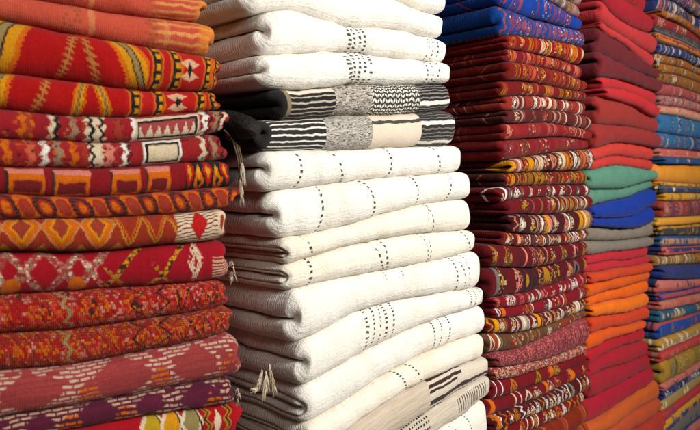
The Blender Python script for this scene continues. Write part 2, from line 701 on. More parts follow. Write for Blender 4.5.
# plain dyed cloths
def plain(c_, stripes=(), streak=0.3, **kw):
    def f(p):
        c = tuple(v * 1.0 for v in c_)
        p.base(c)
        st = gt(p.noise(30, 3, 4, (0.5, 2.0)) - 0.5, 0.3)
        p.paint(st * streak, tuple(q * 0.68 for q in c))
        for a, wd, col in stripes:
            p.paint(p.bowed(p.x(a), wd) * 0.75, col)
        k = dict(fuzz=0.8, rib=0.0045, ribamp=1.2, vary=0.36, bump=1.8, sheen=0.05, wrinkle=1.1)
        k.update(kw)
        return p.finish(**k)
    return f


# a kilim with a run of random motif panels
def kilim(base, cols, seed, step=(0.022, 0.05), dens=0.75, big=1.0, kinds='lrzdtbp', marks=()):
    def f(p):
        rs = random.Random(seed * 17 + 3)
        dim = lambda q: tuple(v * 0.82 for v in q)
        base_ = dim(base) if p.rug['tl'] > 2.5 else (base[0] * 0.43, base[1] * 0.24, base[2] * 0.38) if base[0] > base[2] else base
        p.base(base_)
        p.paint(gt(p.noise(24, 2, 4, (1, 1)) - 0.55, 0.2) * 0.4, tuple(q * 0.6 for q in base))
        u = p.rug['tl'] + 0.004
        while u < p.rug['tr'] - 0.004:
            L = rs.uniform(*step) * big * (1.75 if p.rug['tl'] > 2.5 else 0.95)
            c = u + L / 2
            if rs.random() < dens:
                k = rs.choice(kinds) if rs.random() < 0.62 else 'm'
                if k == 'z' and rs.random() < 0.5:
                    k = 'm'
                a, b = dim(rs.choice(cols)), dim(rs.choice(cols))
                if k == 'l':
                    bl = rs.choice([-1, 1]) * rs.uniform(0.002, 0.008)
                    p.paint(p.bowed(c - L * .25, L * 0.22, bl), a)
                    p.paint(p.bowed(c - L * .25, L * 0.08, bl), C['dk'])
                    p.paint(p.bowed(c + L * .1, L * 0.16, bl), b)
                elif k == 'r':
                    p.paint(p.ell(c, rs.uniform(-.3, .3), L * 0.45, 0.85, 0.55, 1.0), a)
                    p.paint(p.ell(c, 0.0, L * 0.45, 0.85, 0.0, 0.38), b)
                elif k == 'z':
                    per = rs.uniform(0.022, 0.040)
                    p.paint(p.zig(c, L * 0.5, per, L * 0.30, rs.random()), a)
                    p.paint(p.zig(c, L * 0.5, per, L * 0.10, rs.random()), C['dk'])
                elif k == 'd':
                    w0 = rs.uniform(-.25, .25)
                    p.paint(p.dia(c, w0, L * 0.5, 1.0, 0.0, 1.0), C['dk'])
                    p.paint(p.dia(c, w0, L * 0.5, 1.0, 0.45, 0.82), a)
                    p.paint(p.dia(c, w0, L * 0.5, 1.0, 0.0, 0.26), b)
                elif k == 't':
                    p.paint(p.band(c - L * .4, c + L * .4), a)
                    p.paint(p.teeth(c - L * .4, c + L * .4, rs.uniform(-.8, -.2), rs.uniform(.5, .9), L * 0.4), b)
                elif k == 'b':
                    m, r = p.bricks(0.006, 0.005, 0.72, 0.7, rs.random() * 9)
                    p.paint(m * p.band(c - L * .45, c + L * .45), a)
                elif k == 'm':
                    g1, r1 = p.bricks(rs.uniform(.006, .009), rs.uniform(.0045, .006), 0.82, 0.9, rs.random() * 9)
                    f_ = ab(p.U - c) / (L * 0.5) + ab(p.W - rs.uniform(-.2, .2)) / 0.95
                    p.paint(gt(1.0 - f_, 0.1) * g1, p.pick(r1, [a, b, C['dk'], a, dim(C['cream'])]))
                    p.paint(gt(0.30 - f_, 0.1), b)
                elif k == 'p':
                    p.paint(p.band(c - L * .45, c + L * .45) * 0.9, a)
                    p.paint(p.bowed(c, L * 0.2), b)
            u += L
        for a, wd, col in marks:
            p.paint(p.bowed(p.x(a), wd, 0.004), C[col])
        return p.finish(fuzz=0.4, rib=0.0026, ribamp=0.9, vary=0.46, bump=1.1, sheen=0.03)
    return f


def hstripes(cols, seed, mot=None):
    """flat weave with stripes running along the fold"""
    def f(p):
        rs = random.Random(seed * 5 + 1)
        p.base(cols[0])
        w0 = -2.2
        while w0 < 2.2:
            L = rs.uniform(0.22, 0.62)
            p.paint(p.hband(w0, w0 + L), rs.choice(cols))
            w0 += L
        u = p.rug['tl'] + 0.02
        while u < p.rug['tr']:
            L = rs.uniform(0.03, 0.07)
            if rs.random() < 0.55:
                mb, rb = p.bricks(0.009, 0.0045, 0.85, 0.8, u)
                p.paint(mb * p.dia(u, rs.uniform(-.5, .5), L * 0.6, 0.7, 0.0, 1.0), rs.choice(cols))
                p.paint(p.dia(u, 0.0, L * 0.3, 0.4, 0.0, 1.0), rs.choice(cols))
            u += L
        return p.finish(fuzz=0.4, rib=0.003, ribamp=0.8, vary=0.34)
    return f


# ---- the near stack, motif by motif (photo positions turned into metres along the fold)
def r_salmon(seed, marks):
    def f(p):
        p.base((0.55, 0.100, 0.060))
        p.paint(gt(p.noise(14, 3, 4) - 0.5, 0.3) * 0.5, (0.46, 0.055, 0.035))
        for a, b in marks:
            m, r = p.bricks(0.0085, 0.0065, 0.62, 0.65, a * .1)
            p.paint(m * p.band(p.x(a), p.x(b)) * 0.75, (0.22, 0.07, 0.02))
            p.paint(p.bowed(p.x(b) + 0.010, 0.008, 0.004) * 0.5, (0.66, 0.30, 0.12))
        ys = gt(ab(fr(p.V / 0.011 + 50.0) - 0.5) - 0.33, 0.2) * gt(p.U - p.x(160), 0.02)
        p.paint(ys * 0.75, (0.70, 0.36, 0.10))
        p.paint(gt(p.U - p.x(203), 0.01) * 0.6, (0.72, 0.26, 0.04))
        return p.finish(fuzz=0.35, rib=0.003, ribamp=0.8, vary=0.24)
    return f


def r_arcs(seed, arcs, twig=None, blk=150):
    def f(p):
        p.base((0.37, 0.012, 0.012))
        for (pt, pb, sgn, sc) in arcs:       # slanting ribbons bordering the red field
            xt, xb = p.x(pt), p.x(pb)
            edge = E((xt + xb) / 2.0) + p.W * ((xt - xb) / 2.0) + (1.0 - p.W * p.W) * (0.010 * sgn * sc)
            g = (p.U - edge) * (1.0 * sgn)
            scal = ab(m_('SINE', p.V * 520.0)) * 0.0035
            for k, (r0, r1, col) in enumerate(((0.0, 0.010, 'org'), (0.006, 0.020, 'yel'), (0.020, 0.023, 'blk'), (0.023, 0.034, 'olive'), (0.034, 0.037, 'blk'), (0.037, 0.048, 'yel'), (0.048, 0.058, 'org'))):
                g2 = g + scal if k == 0 else g
                p.paint(gt(mn(g2 - r0 * sc, r1 * sc - g2), p.soft), C[col])
        if twig:
            for (a, s1) in twig:
                c0 = p.x(a)
                th_ = (0.40, 0.20, 0.05)
                sl = (p.U - c0) - p.W * 0.016 * s1
                p.paint(gt(0.0016 - ab(sl), 0.0014) * p.hband(-.8, .6) * 0.8, th_)
                br = gt(0.20 - ab(fr(p.V / 0.0085 + (p.U - c0) * 60 + 50.0) - 0.5), 0.1)
                p.paint(br * gt(0.0068 - ab(sl), 0.002) * p.hband(-.8, .6) * 0.8, th_)
        # the patterned end of the rug
        x0, x1 = p.x(blk), p.rug['tr']
        L = x1 - x0
        e = gt(p.U - x0, 0.002)
        p.paint(e, C['red'])
        for k, q in enumerate((0.06, 0.30, 0.74, 0.90)):
            p.paint(e * p.bowed(x0 + L * q, 0.020, 0.007), C['org'])
            p.paint(e * p.bowed(x0 + L * q, 0.013, 0.007), C['blk'])
            p.paint(e * mn(p.bowed(x0 + L * q + .002, 0.007, 0.007), gt(0.3 - ab(fr(p.V / 0.015 + q * 7 + 50.0) - .5), .1)), C['yel'])
        c = x0 + L * 0.52
        du, dv = p.U - c, (p.V)
        for s1 in (0.0, 1.0, -1.0, 2.4, -2.4):        # petals
            m = gt(0.0024 + ab(dv) * 0.12 - ab(du - dv * s1 * 0.55), 0.0014) * gt(0.019 - ab(dv) - ab(du) * 0.5, 0.002)
            p.paint(m * e, (0.62, 0.36, 0.22))
        p.paint(p.dia(c, 0.0, 0.005, 0.25, 0, 1), C['blk'])
        return p.finish(fuzz=0.35, rib=0.0032, ribamp=0.5, vary=0.30)
    return f


def s_(p):
    return p.soft


def r_bands(items, base, boxes=(), ends=True):
    """items: (px, width_m, colour, bulge)"""
    def f(p):
        p.base(base)
        p.paint(gt(p.noise(20, 2, 4) - 0.55, 0.2) * 0.35, tuple(q * 0.6 for q in base))
        m0, r0 = p.bricks(0.0075, 0.0045, 0.7, 0.22, 3.0)
        p.paint(m0 * gt(p.noise(17, 1, 40) - 0.5, 0.03) * 0.8, p.pick(r0 * 4.5, cc('brick', 'tan', 'blk', 'org')))
        for n_, (a, wd, col, bl) in enumerate(items):
            st_ = tri(p.V / 0.016 + n_ * 0.3) * 0.006          # hooked, stepping edges
            mk = gt(wd / 2 - ab(p.U - p.x(a) - (1.0 - p.W * p.W) * bl - st_ + 0.003), s_(p))
            p.paint(mk, C[col])
            if wd > 0.008:
                m1, r1 = p.bricks(wd * 0.5, 0.006, 0.62, 0.35, n_ * 1.0)
                p.paint(mk * m1, C['blk' if n_ % 2 else 'brick'])
        for (a, b, w0, w1, edge, fill, teeth) in boxes:
            xa, xb = p.x(a), p.x(b)
            p.paint(p.band(xa - .008, xb + .008) * p.hband(w0 - .35, w1 + .35), C[edge])
            p.paint(p.band(xa - .004, xb + .004) * p.hband(w0 - .16, w1 + .16), C['blk'])
            p.paint(p.band(xa, xb) * p.hband(w0, w1), C[fill])
            if teeth:
                p.paint(p.teeth(xa, xb, w0, (w1 - w0) * 0.8, 0.015), C['cream'])
        return p.finish(fuzz=0.4, rib=0.0032, ribamp=0.5, vary=0.30)
    return f


def r_windows(p):
    p.base((0.22, 0.010, 0.014))
    for a, b in ((8, 46), (54, 91), (112, 141), (147, 171)):
        xa, xb = p.x(a), p.x(b)
        p.paint(p.band(xa, xb) * p.hband(-0.75, 0.55), C['org'])
        p.paint(p.band(xa, xb) * p.hband(0.30, 0.62), C['pink'])
        p.paint(p.band(xa + .008, xb - .006) * p.hband(-0.55, 0.02), C['mar'])
        p.paint(p.bowed(xa, .004) * p.hband(-.8, .5), C['dk'])
    e = gt(p.U - p.x(186), 0.003)
    p.paint(e, C['blk'])
    for k, q in enumerate((190, 199, 208, 217, 226)):
        p.paint(e * p.dia(p.x(q), 0.25 * (-1) ** k, 0.0105, 1.0, 0.35, 0.85), C['org'] if k % 2 else C['red'])
        p.paint(e * p.dia(p.x(q), 0.2, 0.006, 0.5, 0, .7), C['yel'])
    return p.finish(fuzz=0.35, rib=0.003, ribamp=0.5, vary=0.3)


def r_ovals(p):
    p.base((0.33, 0.022, 0.016))
    P_ = 0.052
    uu = fr((p.U + p.V * 0.5) / P_ + 20.0) - 0.5
    uu2 = fr((p.U + p.V * 0.5) / P_ + 20.5) - 0.5
    for q, r0, r1, col in ((uu, .62, 1.0, 'org'), (uu, 0.0, 0.45, 'brick'), (uu2, .55, .95, 'dk'), (uu2, 0, .35, 'org')):
        a, b = q / 0.30, p.W / 0.85
        g = sq(a * a + b * b)
        m = gt(mn(g - r0, r1 - g), 0.08) if r0 else gt(r1 - g, 0.08)
        p.paint(m, C[col])
    p.paint(gt(ab(fr(p.V / 0.006 + p.U * 30 + 50.0) - .5) - .38, .1) * 0.5, C['brick'])
    return p.finish(fuzz=0.4, rib=0.003, ribamp=0.5, vary=0.4)


def r_diam(p):
    p.base((0.28, 0.030, 0.014))
    for c in (-18, 21, 60, 97):
        x0 = p.x(c)
        p.paint(p.dia(x0, 0.35, 0.030, 1.1, 0.0, 0.96), (0.50, 0.24, 0.10))
        p.paint(p.dia(x0, 0.35, 0.030, 1.1, 0.0, 0.88), C['org'])
        p.paint(p.dia(x0, 0.35, 0.030, 1.1, 0.0, 0.56), C['yel'])
        p.paint(p.dia(x0, 0.35, 0.030, 1.1, 0.0, 0.44), C['brick'])
        p.paint(p.dia(p.x(c + 20), -1.0, 0.020, 0.7, 0.0, 1.0), C['gold'])
    z = gt(0.0034 - ab(p.V - (tri(p.U / 0.042) - .5) * 0.042), p.soft)
    p.paint(z * p.band(p.x(112), p.x(176)), C['gold'])
    z2 = gt(0.0022 - ab(p.V - 0.010 - (tri(p.U / 0.042) - .5) * 0.042), p.soft)
    p.paint(z2 * p.band(p.x(112), p.x(176)), C['org'])
    e = p.band(p.x(175), p.x(222))
    st = gt(ab(fr((p.V - (p.U - p.x(175)) * 0.10) / 0.0058 + 50.0) - .5) - .17, .12)
    p.paint(e, C['mar'])
    p.paint(e * st, C['cream'])
    p.paint(p.dia(p.x(198), 0.1, 0.017, 0.7, 0, 1), C['red'])
    p.paint(p.ell(p.x(224), 0.15, 0.010, 0.6, 0.5, 1), C['cream'])
    return p.finish(fuzz=0.4, rib=0.003, ribamp=0.5, vary=0.36)


def r_cross(p):
    p.base((0.31, 0.010, 0.018))
    gm, gr = p.bricks(0.0058, 0.0042, 0.8, 0.93, 2.0)
    reg = None
    for c in (-30, 8, 78):
        x0 = p.x(c)
        du = ab(p.U - x0)
        a = gt(0.008 - ab(du - (p.V + 0.022) * 0.85), 0.003)
        b = gt(0.006 - ab(du + (p.V - 0.012) * 0.7 - 0.012), 0.003)
        m = mx(a, b) * gt(0.055 - du, 0.004)
        reg = m if reg is None else mx(reg, m)
    p.paint(reg * 0.6, (0.20, 0.03, 0.03))
    p.paint(reg * gm, p.pick(gr, cc('pink', 'tan', 'cream', 'rose', 'tan')))
    for c in (10, 77):
        p.paint(p.ell(p.x(c), -0.42, 0.013, 0.30, 0, 1), C['org'])
    for c, s1 in ((120, 1), (166, 1)):
        x0 = p.x(c)
        vv = ab((p.U - x0) - p.V * 0.9 - .004)
        m = gt(0.0055 - vv, p.soft) * p.hband(-.9, .85)
        n_, r = p.bricks(0.006, 0.005, 0.85, 0.8, c * .1)
        p.paint(m, C['dk'])
        p.paint(m * n_, C['yel'])
        p.paint(gt(0.004 - ab((p.U - x0) + p.V * 0.9 + .018), p.soft) * p.hband(-.9, .1) * n_, C['gold'])
    n_, r = p.bricks(0.005, 0.004, 0.8, 0.85, 4.0)
    p.paint(p.dia(p.x(196), 0.05, 0.014, 0.75, 0.3, 1) * n_, C['cream'])
    p.paint(gt(p.U - p.x(214), 0.003) * p.hband(-.6, .1) * gt(ab(fr(p.V / .005 + 50.0) - .5) - .3, .1), C['cream'])
    return p.finish(fuzz=0.4, rib=0.003, ribamp=0.5, vary=0.32)


def r_speck(seed, cols, gap):
    def f(p):
        p.base(gap)
        m, r = p.bricks(0.0062, 0.0042, 0.80, 1.0, seed)
        P_ = 0.070
        dd = ab(fr(p.U / P_ + 20.0) - 0.5) * 2 + ab(p.W) * 0.5
        zone = fl(dd * 4.0 + 40.0)
        pick2 = p.white(zone, 0.0, 3.3)
        mixv = fr(pick2 * 0.75 + r * 0.38)
        p.paint(m, p.pick(mixv, cols))
        z = gt(0.0022 - ab(ab(p.U - p.x(150)) - tri(p.V / 0.03) * 0.02 - 0.012), p.soft)
        p.paint(z, C['blk'])
        e = gt(p.U - p.x(178), 0.003)
        z3 = gt(0.0024 - ab(p.V - (tri(p.U / 0.028) - .5) * 0.034), p.soft)
        p.paint(e * z3, C['blk'])
        z2 = gt(0.0028 - ab(p.U - p.x(62) + p.V * 0.2 - tri(p.V / 0.02) * 0.01), p.soft)
        p.paint(z2, C['olive'])
        return p.finish(fuzz=0.5, rib=0.0032, ribamp=1.5, vary=0.4, bump=1.2)
    return f


def r_dash(seed, base, centres, acc, dcol):
    def f(p):
        p.base(base)
        p.paint(gt(p.noise(60, 2, 4, (0.2, 3.0)) - 0.52, 0.15) * 0.5, tuple(q * 0.62 for q in base))
        m, r = p.bricks(0.0165, 0.0078, 0.82, 0.84, seed, 0.48)
        cu = p.U + p.V * 0.0
        reg = None
        for c, ru in centres:
            x0 = p.x(c)
            q = gt(ru * 0.20 + ab(p.V) * 1.35 - ab(cu - x0), 0.004) * gt(ru * .95 - ab(cu - x0), 0.004)
            reg = q if reg is None else mx(reg, q)
        p.paint(m * reg, dcol)
        for c in acc:
            p.paint(m * p.ell(p.x(c), -0.35, 0.017, 0.55, 0, 1), C['org'])
        return p.finish(fuzz=0.35, rib=0.003, ribamp=0.7, vary=0.26)
    return f


def r_tri(p):
    p.base((0.36, 0.012, 0.018))
    for k, c in enumerate((150, 170, 190)):
        p.paint(p.dia(p.x(c), 0.25, 0.022, 1.1, 0, 1), C['cream'])
        p.paint(p.dia(p.x(c), 0.25, 0.020, 1.0, 0, .8), [C['lime'], C['yel'], C['olive']][k])
        p.paint(p.bowed(p.x(c + 10), .003, 0, .012), C['blk'])
    for c in (206, 226):
        p.paint(p.zig(p.x(c), .010, .020, .010), C['gold'])
        p.paint(p.zig(p.x(c), .010, .020, .004), C['blk'])
    p.paint(p.dia(p.x(216), .1, .008, .5, 0, 1), C['cream'])
    return p.finish(fuzz=0.4, rib=0.003, ribamp=0.5, vary=0.3)


# ------------------------------------------------------------------ stack positions
DIR = (0.673, 0.740)
MAIN = Stack((-0.119, 1.20), DIR)
t1 = -0.134
P1 = MAIN.P0 + MAIN.d * t1
NEAR = Stack(P1, (0.815, 0.579))
STACKS = []


def B(*pts):
    return list(pts)


def build_stack(stack, top, rugs, group, near, cat, name, left_ext=0.0, lump=1.0, open_gap=0.10, jit=0.006, grade=(1.0, 1.0)):
    prev = top
    prevf = curve_fn([stack.hit(*q) for q in top])
    for i, r in enumerate(rugs):
        lp, rp, bot, pat, label = r[:5]
        opt = r[5] if len(r) > 5 else {}
        botf = curve_fn([stack.hit(*q) for q in bot])
        ymid = sum(q[1] for q in bot + prev) / len(bot + prev)
        tl = stack.t_of(lp, ymid) - left_ext
        tr = stack.t_of(rp, ymid)
        seed = hash_(name + str(i) + group)
        topf = prevf

        def zt(t, topf=topf, botf=botf):
            a, b = topf(t), botf(t)
            return np.maximum(a, b + 0.008)
        zb = botf
        kw = dict(lump=lump, open_gap=open_gap, fwd=opt.get('fwd', random.Random(seed).uniform(-jit, jit)))
        for k in ('ends', 'skewL', 'depth', 'layers', 'plan', 'open_gap'):
            if k in opt:
                kw[k] = opt[k]
        V, F, UW, hm = loft(stack, zb, zt, tl, tr, seed % 9973, near, **kw)
        rug = dict(stack=stack, tl=tl, tr=tr, h=hm, seed=(seed % 97) * 0.31, near=near, kilim=(name == 'folded_kilim'), val=grade[0], sat=grade[1])
        nm = opt.get('name', name)
        p = Pat(nm + '_weave', rug)
        mat = pat(p)
        cen = (tl + tr) / 2
        org = stack.world(np.array(cen), np.array(0.2), np.array(float(zb(cen))))
        o = mesh_obj(nm, V, F, mat, None, UW, True, org)
        o['label'] = label
        o['category'] = opt.get('cat', cat)
        o['group'] = group
        r_obj[(group, i)] = (o, org)
        prev = bot
        prevf = botf
    return prevf


def hash_(s):
    h = 7
    for ch in s:
        h = (h * 31 + ord(ch)) % 1000003
    return h


r_obj = {}

# ------------------------------------------------------------------ the surface and the dark behind
fm = simple_mat('floor_stone', (0.10, 0.07, 0.05), 0.8, 6)
V, F = box_mesh(-4, 7, -3, 8, -0.1, 0.0)
o = mesh_obj('floor', V, F, fm, smooth=False)
o['kind'] = 'structure'


def row_box(name, stack, t0, t1_, q0, q1, z0, z1, mat):
    V = [stack.world(np.array(t), np.array(q), np.array(z)) for z in (z0, z1) for (t, q) in ((t0, q0), (t1_, q0), (t1_, q1), (t0, q1))]
    F = [(0, 3, 2, 1), (4, 5, 6, 7), (0, 1, 5, 4), (1, 2, 6, 5), (2, 3, 7, 6), (3, 0, 4, 7)]
    o = mesh_obj(name, V, F, mat, smooth=False)
    return o


wm = simple_mat('back_wall_plaster', (0.09, 0.05, 0.035), 0.95, 5)
o = row_box('back_wall', MAIN, -2.4, 5.2, 0.56, 0.66, 0.0, 3.5, wm)
o['kind'] = 'structure'

# ------------------------------------------------------------------ stack 1: red kilims, nearest
S1 = "red kilims folded in the nearest stack"
bd = lambda *a: list(a)
rugs1 = [
    (-70, 207, B((-60, -22), (60, 1), (130, 12), (207, 20)), r_salmon(1, ((75, 88),)), "faded salmon kilim lying topmost on the nearest stack, cut by the photo's top edge"),
    (-75, 216, B((-60, 4), (0, 16), (92, 35), (150, 45), (216, 56)), r_salmon(2, ((66, 88), (150, 163))), "faded salmon kilim with brown dotted columns, second from the top of the nearest stack"),
    (-75, 223, B((-60, 62), (0, 71), (75, 79), (120, 87), (160, 90), (222, 91)), r_arcs(3, ((46, 16, -1, 1.0), (104, 134, 1, .78)), ((72, 1), (94, -1))), "bright red kilim with wide yellow and orange arcs and a fine twig motif"),
    (-75, 223, B((-60, 104), (0, 108), (60, 115), (120, 117), (160, 115), (222, 109)), r_arcs(4, ((22, 8, -1, .5), (96, 82, -1, .28), (93, 106, 1, .28)), ((45, 1),), 128), "red kilim with a small yellow arch and black and orange flowered end"),
    (-75, 226, B((-60, 134), (0, 138), (75, 141), (120, 143), (170, 139), (225, 132)),
     r_bands(((24, .018, 'org', .006), (26, .008, 'brick', .006), (52, .010, 'cream', .004), (56, .006, 'blk', .004), (72, .010, 'tan', .005), (84, .006, 'brick', .004), (97, .030, 'cream', 0), (93, .006, 'blk', 0), (104, .005, 'blk', 0), (118, .012, 'brick', .004), (133, .008, 'white', .006), (202, .009, 'white', .007), (206, .003, 'blk', .007), (213, .010, 'tan', .006), (221, .009, 'cream', .004), (219, .004, 'blk', .002)),
             (0.30, 0.016, 0.022), ((142, 196, -0.45, 0.25, 'cream', 'rose', True),)), "maroon kilim with a toothed cream and black panel towards its right end"),
    (-75, 225, B((-60, 164), (0, 166), (75, 168), (120, 168), (170, 163), (223, 161)),
     r_bands(((4, .010, 'org', .006), (28, .012, 'sal', .006), (43, .009, 'white', .005), (56, .010, 'tan', .005), (73, .009, 'org', .004), (84, .008, 'brick', .004), (97, .022, 'cream', .002), (94, .005, 'blk', 0), (109, .012, 'pink', .004), (124, .009, 'white', .006), (128, .003, 'blk', .006), (200, .009, 'cream', .007), (205, .003, 'blk', .007), (212, .009, 'tan', .005), (219, .004, 'blk', .005)),
             (0.31, 0.020, 0.022), ((150, 178, -0.5, 0.35, 'white', 'cream', False),)), "maroon kilim with pale bands and one white boxed panel, under the toothed one"),
    (-75, 234, B((-60, 196), (0, 194), (75, 198), (120, 196), (186, 191), (234, 186)), r_windows, "dark red kilim with a row of orange and pink window shapes"),
    (-75, 238, B((-60, 222), (0, 220), (60, 219), (120, 217), (186, 213), (238, 206)), r_ovals, "narrow brick red kilim with slanting orange and dark ovals along its fold"),
    (-75, 230, B((-60, 257), (0, 251), (75, 252), (120, 250), (186, 243), (230, 240)), r_diam, "rust kilim with yellow diamonds and a cream lined block at the right end"),
    (-75, 235, B((-60, 300), (0, 298), (75, 294), (120, 290), (186, 285), (235, 281)), r_cross, "crimson kilim with grainy cream crosses and yellow hooked motifs"),
    (-75, 234, B((-60, 344), (0, 337), (75, 332), (120, 326), (186, 317), (234, 308)), r_speck(1.0, cc('coral', 'red', 'pink', 'red', 'coral', 'org', 'red', 'dk'), (0.12, 0.010, 0.010)), "speckled red and pink kilim with black zigzags, upper of the speckled pair"),
    (-75, 237, B((-60, 382), (0, 373), (75, 368), (120, 359), (186, 345), (237, 334)), r_speck(2.0, cc('red', 'coral', 'red', 'org', 'brick', 'red', 'pink', 'org'), (0.10, 0.010, 0.010)), "speckled red and orange kilim with coarse ribs, lower of the speckled pair"),
    (-75, 244, B((-60, 438), (0, 419), (60, 410), (120, 400), (186, 387), (243, 376)), r_dash(1.0, (0.34, 0.052, 0.052), ((-20, .05), (70, .062), (160, .06), (222, .05)), (85, 158, 226), (0.60, 0.42, 0.32)), "dusty rose kilim with cream dashes in hourglass shapes, third from the bottom edge"),
    (-75, 239, B((-60, 466), (0, 444), (75, 432), (120, 422), (186, 413), (239, 406)), r_dash(2.0, (0.105, 0.012, 0.034), ((10, .04), (60, .05), (125, .035), (170, .05), (225, .04)), (66, 122, 212), (0.52, 0.33, 0.22)), "purple kilim with scattered cream and orange dashes, second from the bottom edge"),
    (-75, 243, B((-60, 500), (0, 480), (120, 458), (186, 447), (243, 440)), r_tri, "red kilim with yellow and green triangles, lowest of the nearest stack in view"),
]
pf1 = build_stack(NEAR, B((-60, -60), (60, -30), (130, -14), (207, -4)), rugs1, S1, True, 'rug', 'folded_kilim', lump=1.0, open_gap=0.05, grade=(0.80, 1.03))

# ------------------------------------------------------------------ stack 2: cream blankets
S2 = "cream wool blankets folded in the second stack"
BE = dict(cat='blanket')
BL = dict(cat='blanket', ends=1.1, plan=1.5)
BM = dict(cat='blanket', ends=1.1, layers=2)
rugs2 = [
    (240, 447, B((262, -28), (340, -18), (393, -6), (420, 8), (447, 14)), wool(), "plain cream blanket lying topmost on the pale stack, mostly above the photo", BL),
    (249, 448, B((262, 12), (285, 7), (305, 9), (327, 17), (354, 26), (393, 26), (447, 38)), wool(), "plain cream blanket without any stitching, second from the top of the pale stack", BL),
    (261, 451, B((277, 54), (327, 51), (354, 50), (393, 56), (447, 62)), wool((D(345, 352, .009), D(350, 356, .007), D(356, 361, .007), D(361, 366, .009), D(431, 428), D(435, 433), D(440, 438))), "white blanket with a narrow four column band of dashes, above the dense ticked one", BL),
    (259, 451, B((270, 86), (289, 90), (327, 87), (354, 83), (393, 84), (450, 83)), wool((D(343, 354, .012, .0075), D(350, 357, .009, .0075), D(357, 361, .009, .0075), D(364, 366, .009, .0075), D(371, 371, .009, .0075), D(424, 426), D(430, 430), D(436, 435))), "white blanket with a dense ticked band, lying on the black and grey one", BL),
    (276, 453, B((287, 119), (327, 116), (354, 114), (393, 115), (452, 110)), w_grey_a, "black and grey blanket with a black and white chequered section, upper of the two", dict(cat='blanket', skewL=-0.05, ends=1.2)),
    (263, 457, B((262, 152), (290, 150), (316, 150), (354, 150), (393, 147), (456, 145)), w_grey_b, "black and grey blanket with a plain beige section, lower of the two", dict(cat='blanket', skewL=-0.05)),
    (265, 466, B((276, 192), (320, 186), (360, 181), (400, 177), (444, 174), (464, 172)), wool((D(298, 297, .0065, bulge=.016), D(329, 348, .0065, bulge=.008), D(388, 390, .0065, bulge=.012), D(434, 446, .0065, bulge=.004))), "white blanket with four single dotted lines, lying directly under the black and grey pair", BL),
    (277, 474, B((288, 239), (312, 236), (340, 230), (380, 216), (420, 206), (472, 198)), wool((D(322, 321, .0065, bulge=.008), D(360, 374, .0065, bulge=.014), D(412, 420, .0065, bulge=.006), D(452, 447, .0065, bulge=.006))), "thick white blanket with four bowed dotted lines, second below the black and grey pair", BL),
    (286, 474, B((300, 264), (340, 250), (380, 240), (420, 234), (472, 231)), wool((D(306, 320, .007, .012), D(428, 438, .004), D(432, 424, .004)), tone=(0.77, 0.72, 0.61)), "cream blanket with a crossing pair of dotted lines near its right end", BM),
    (286, 478, B((302, 290), (340, 281), (380, 273), (420, 265), (444, 262), (478, 252)), wool((D(313, 314, .0075, .012), D(370, 391, .006), D(382, 392, .006), D(422, 437, .004), D(430, 437, .004), D(465, 477, .006)), tone=(0.77, 0.72, 0.62)), "cream blanket with forked dotted lines and a dark curled edge at the left", BM),
    (289, 483, B((306, 342), (332, 330), (360, 314), (400, 302), (440, 295), (480, 289)), wool((D(387, 392, .003, lo=.3), D(404, 409, .003, lo=.3), D(455, 462, .006), D(460, 470, .004), D(465, 474, .004))), "thick white blanket with three close dotted lines only at its right end", BL),
    (301, 487, B((314, 386), (340, 370), (380, 350), (420, 330), (460, 314), (486, 306)), wool((D(371, 369, .010, .0078, .42), D(378, 376, .006, .0078, .45), D(385, 382, .004, .0078), D(390, 388, .008, .0078, .42), D(397, 396, .007, .0078, .42), D(472, 470, .006, .0078), D(478, 476, .006, .0078), D(483, 482, .006, .0078))), "white blanket with a five column ticked band and knotted tassels at its left corner", BL),
    (305, 489, B((314, 426), (340, 411), (380, 384), (420, 361), (460, 344), (488, 333)), wool((D(440, 438, .006, .0080), D(447, 444, .005, .0080), D(455, 453, .007, .0080))), "smooth white blanket with close ticked columns right of its middle", BM),
    (305, 486, B((314, 458), (352, 432), (380, 411), (412, 390), (460, 367), (486, 360)), wool((D(398, 412, .006, .0085), D(410, 428, .006, .0085)), tone=(0.80, 0.73, 0.62)), "white blanket with two slanting dotted lines, lying on the beige striped one", BM),
    (305, 494, B((314, 500), (352, 472), (408, 430), (440, 409), (468, 390), (494, 376)), w_beige, "beige ribbed blanket with black stripes running along its right half", BL),
    (305, 494, B((314, 520), (352, 498), (408, 462), (444, 432), (460, 424), (476, 412), (494, 394)), w_beige2, "beige ribbed blanket with a row of short black bars, below the striped one", BL),
    (307, 490, B((314, 560), (400, 510), (444, 478), (490, 438)), wool((D(452, 470, .003, bulge=.02), D(470, 478, .003, bulge=.01))), "white blanket at the bottom of the pale stack, cut by the photo's lower edge", BL),
]
pf2 = build_stack(MAIN, B((262, -52), (340, -45), (393, -34), (447, -14)), rugs2, S2, True, 'blanket', 'folded_blanket', lump=1.5, open_gap=0.03)

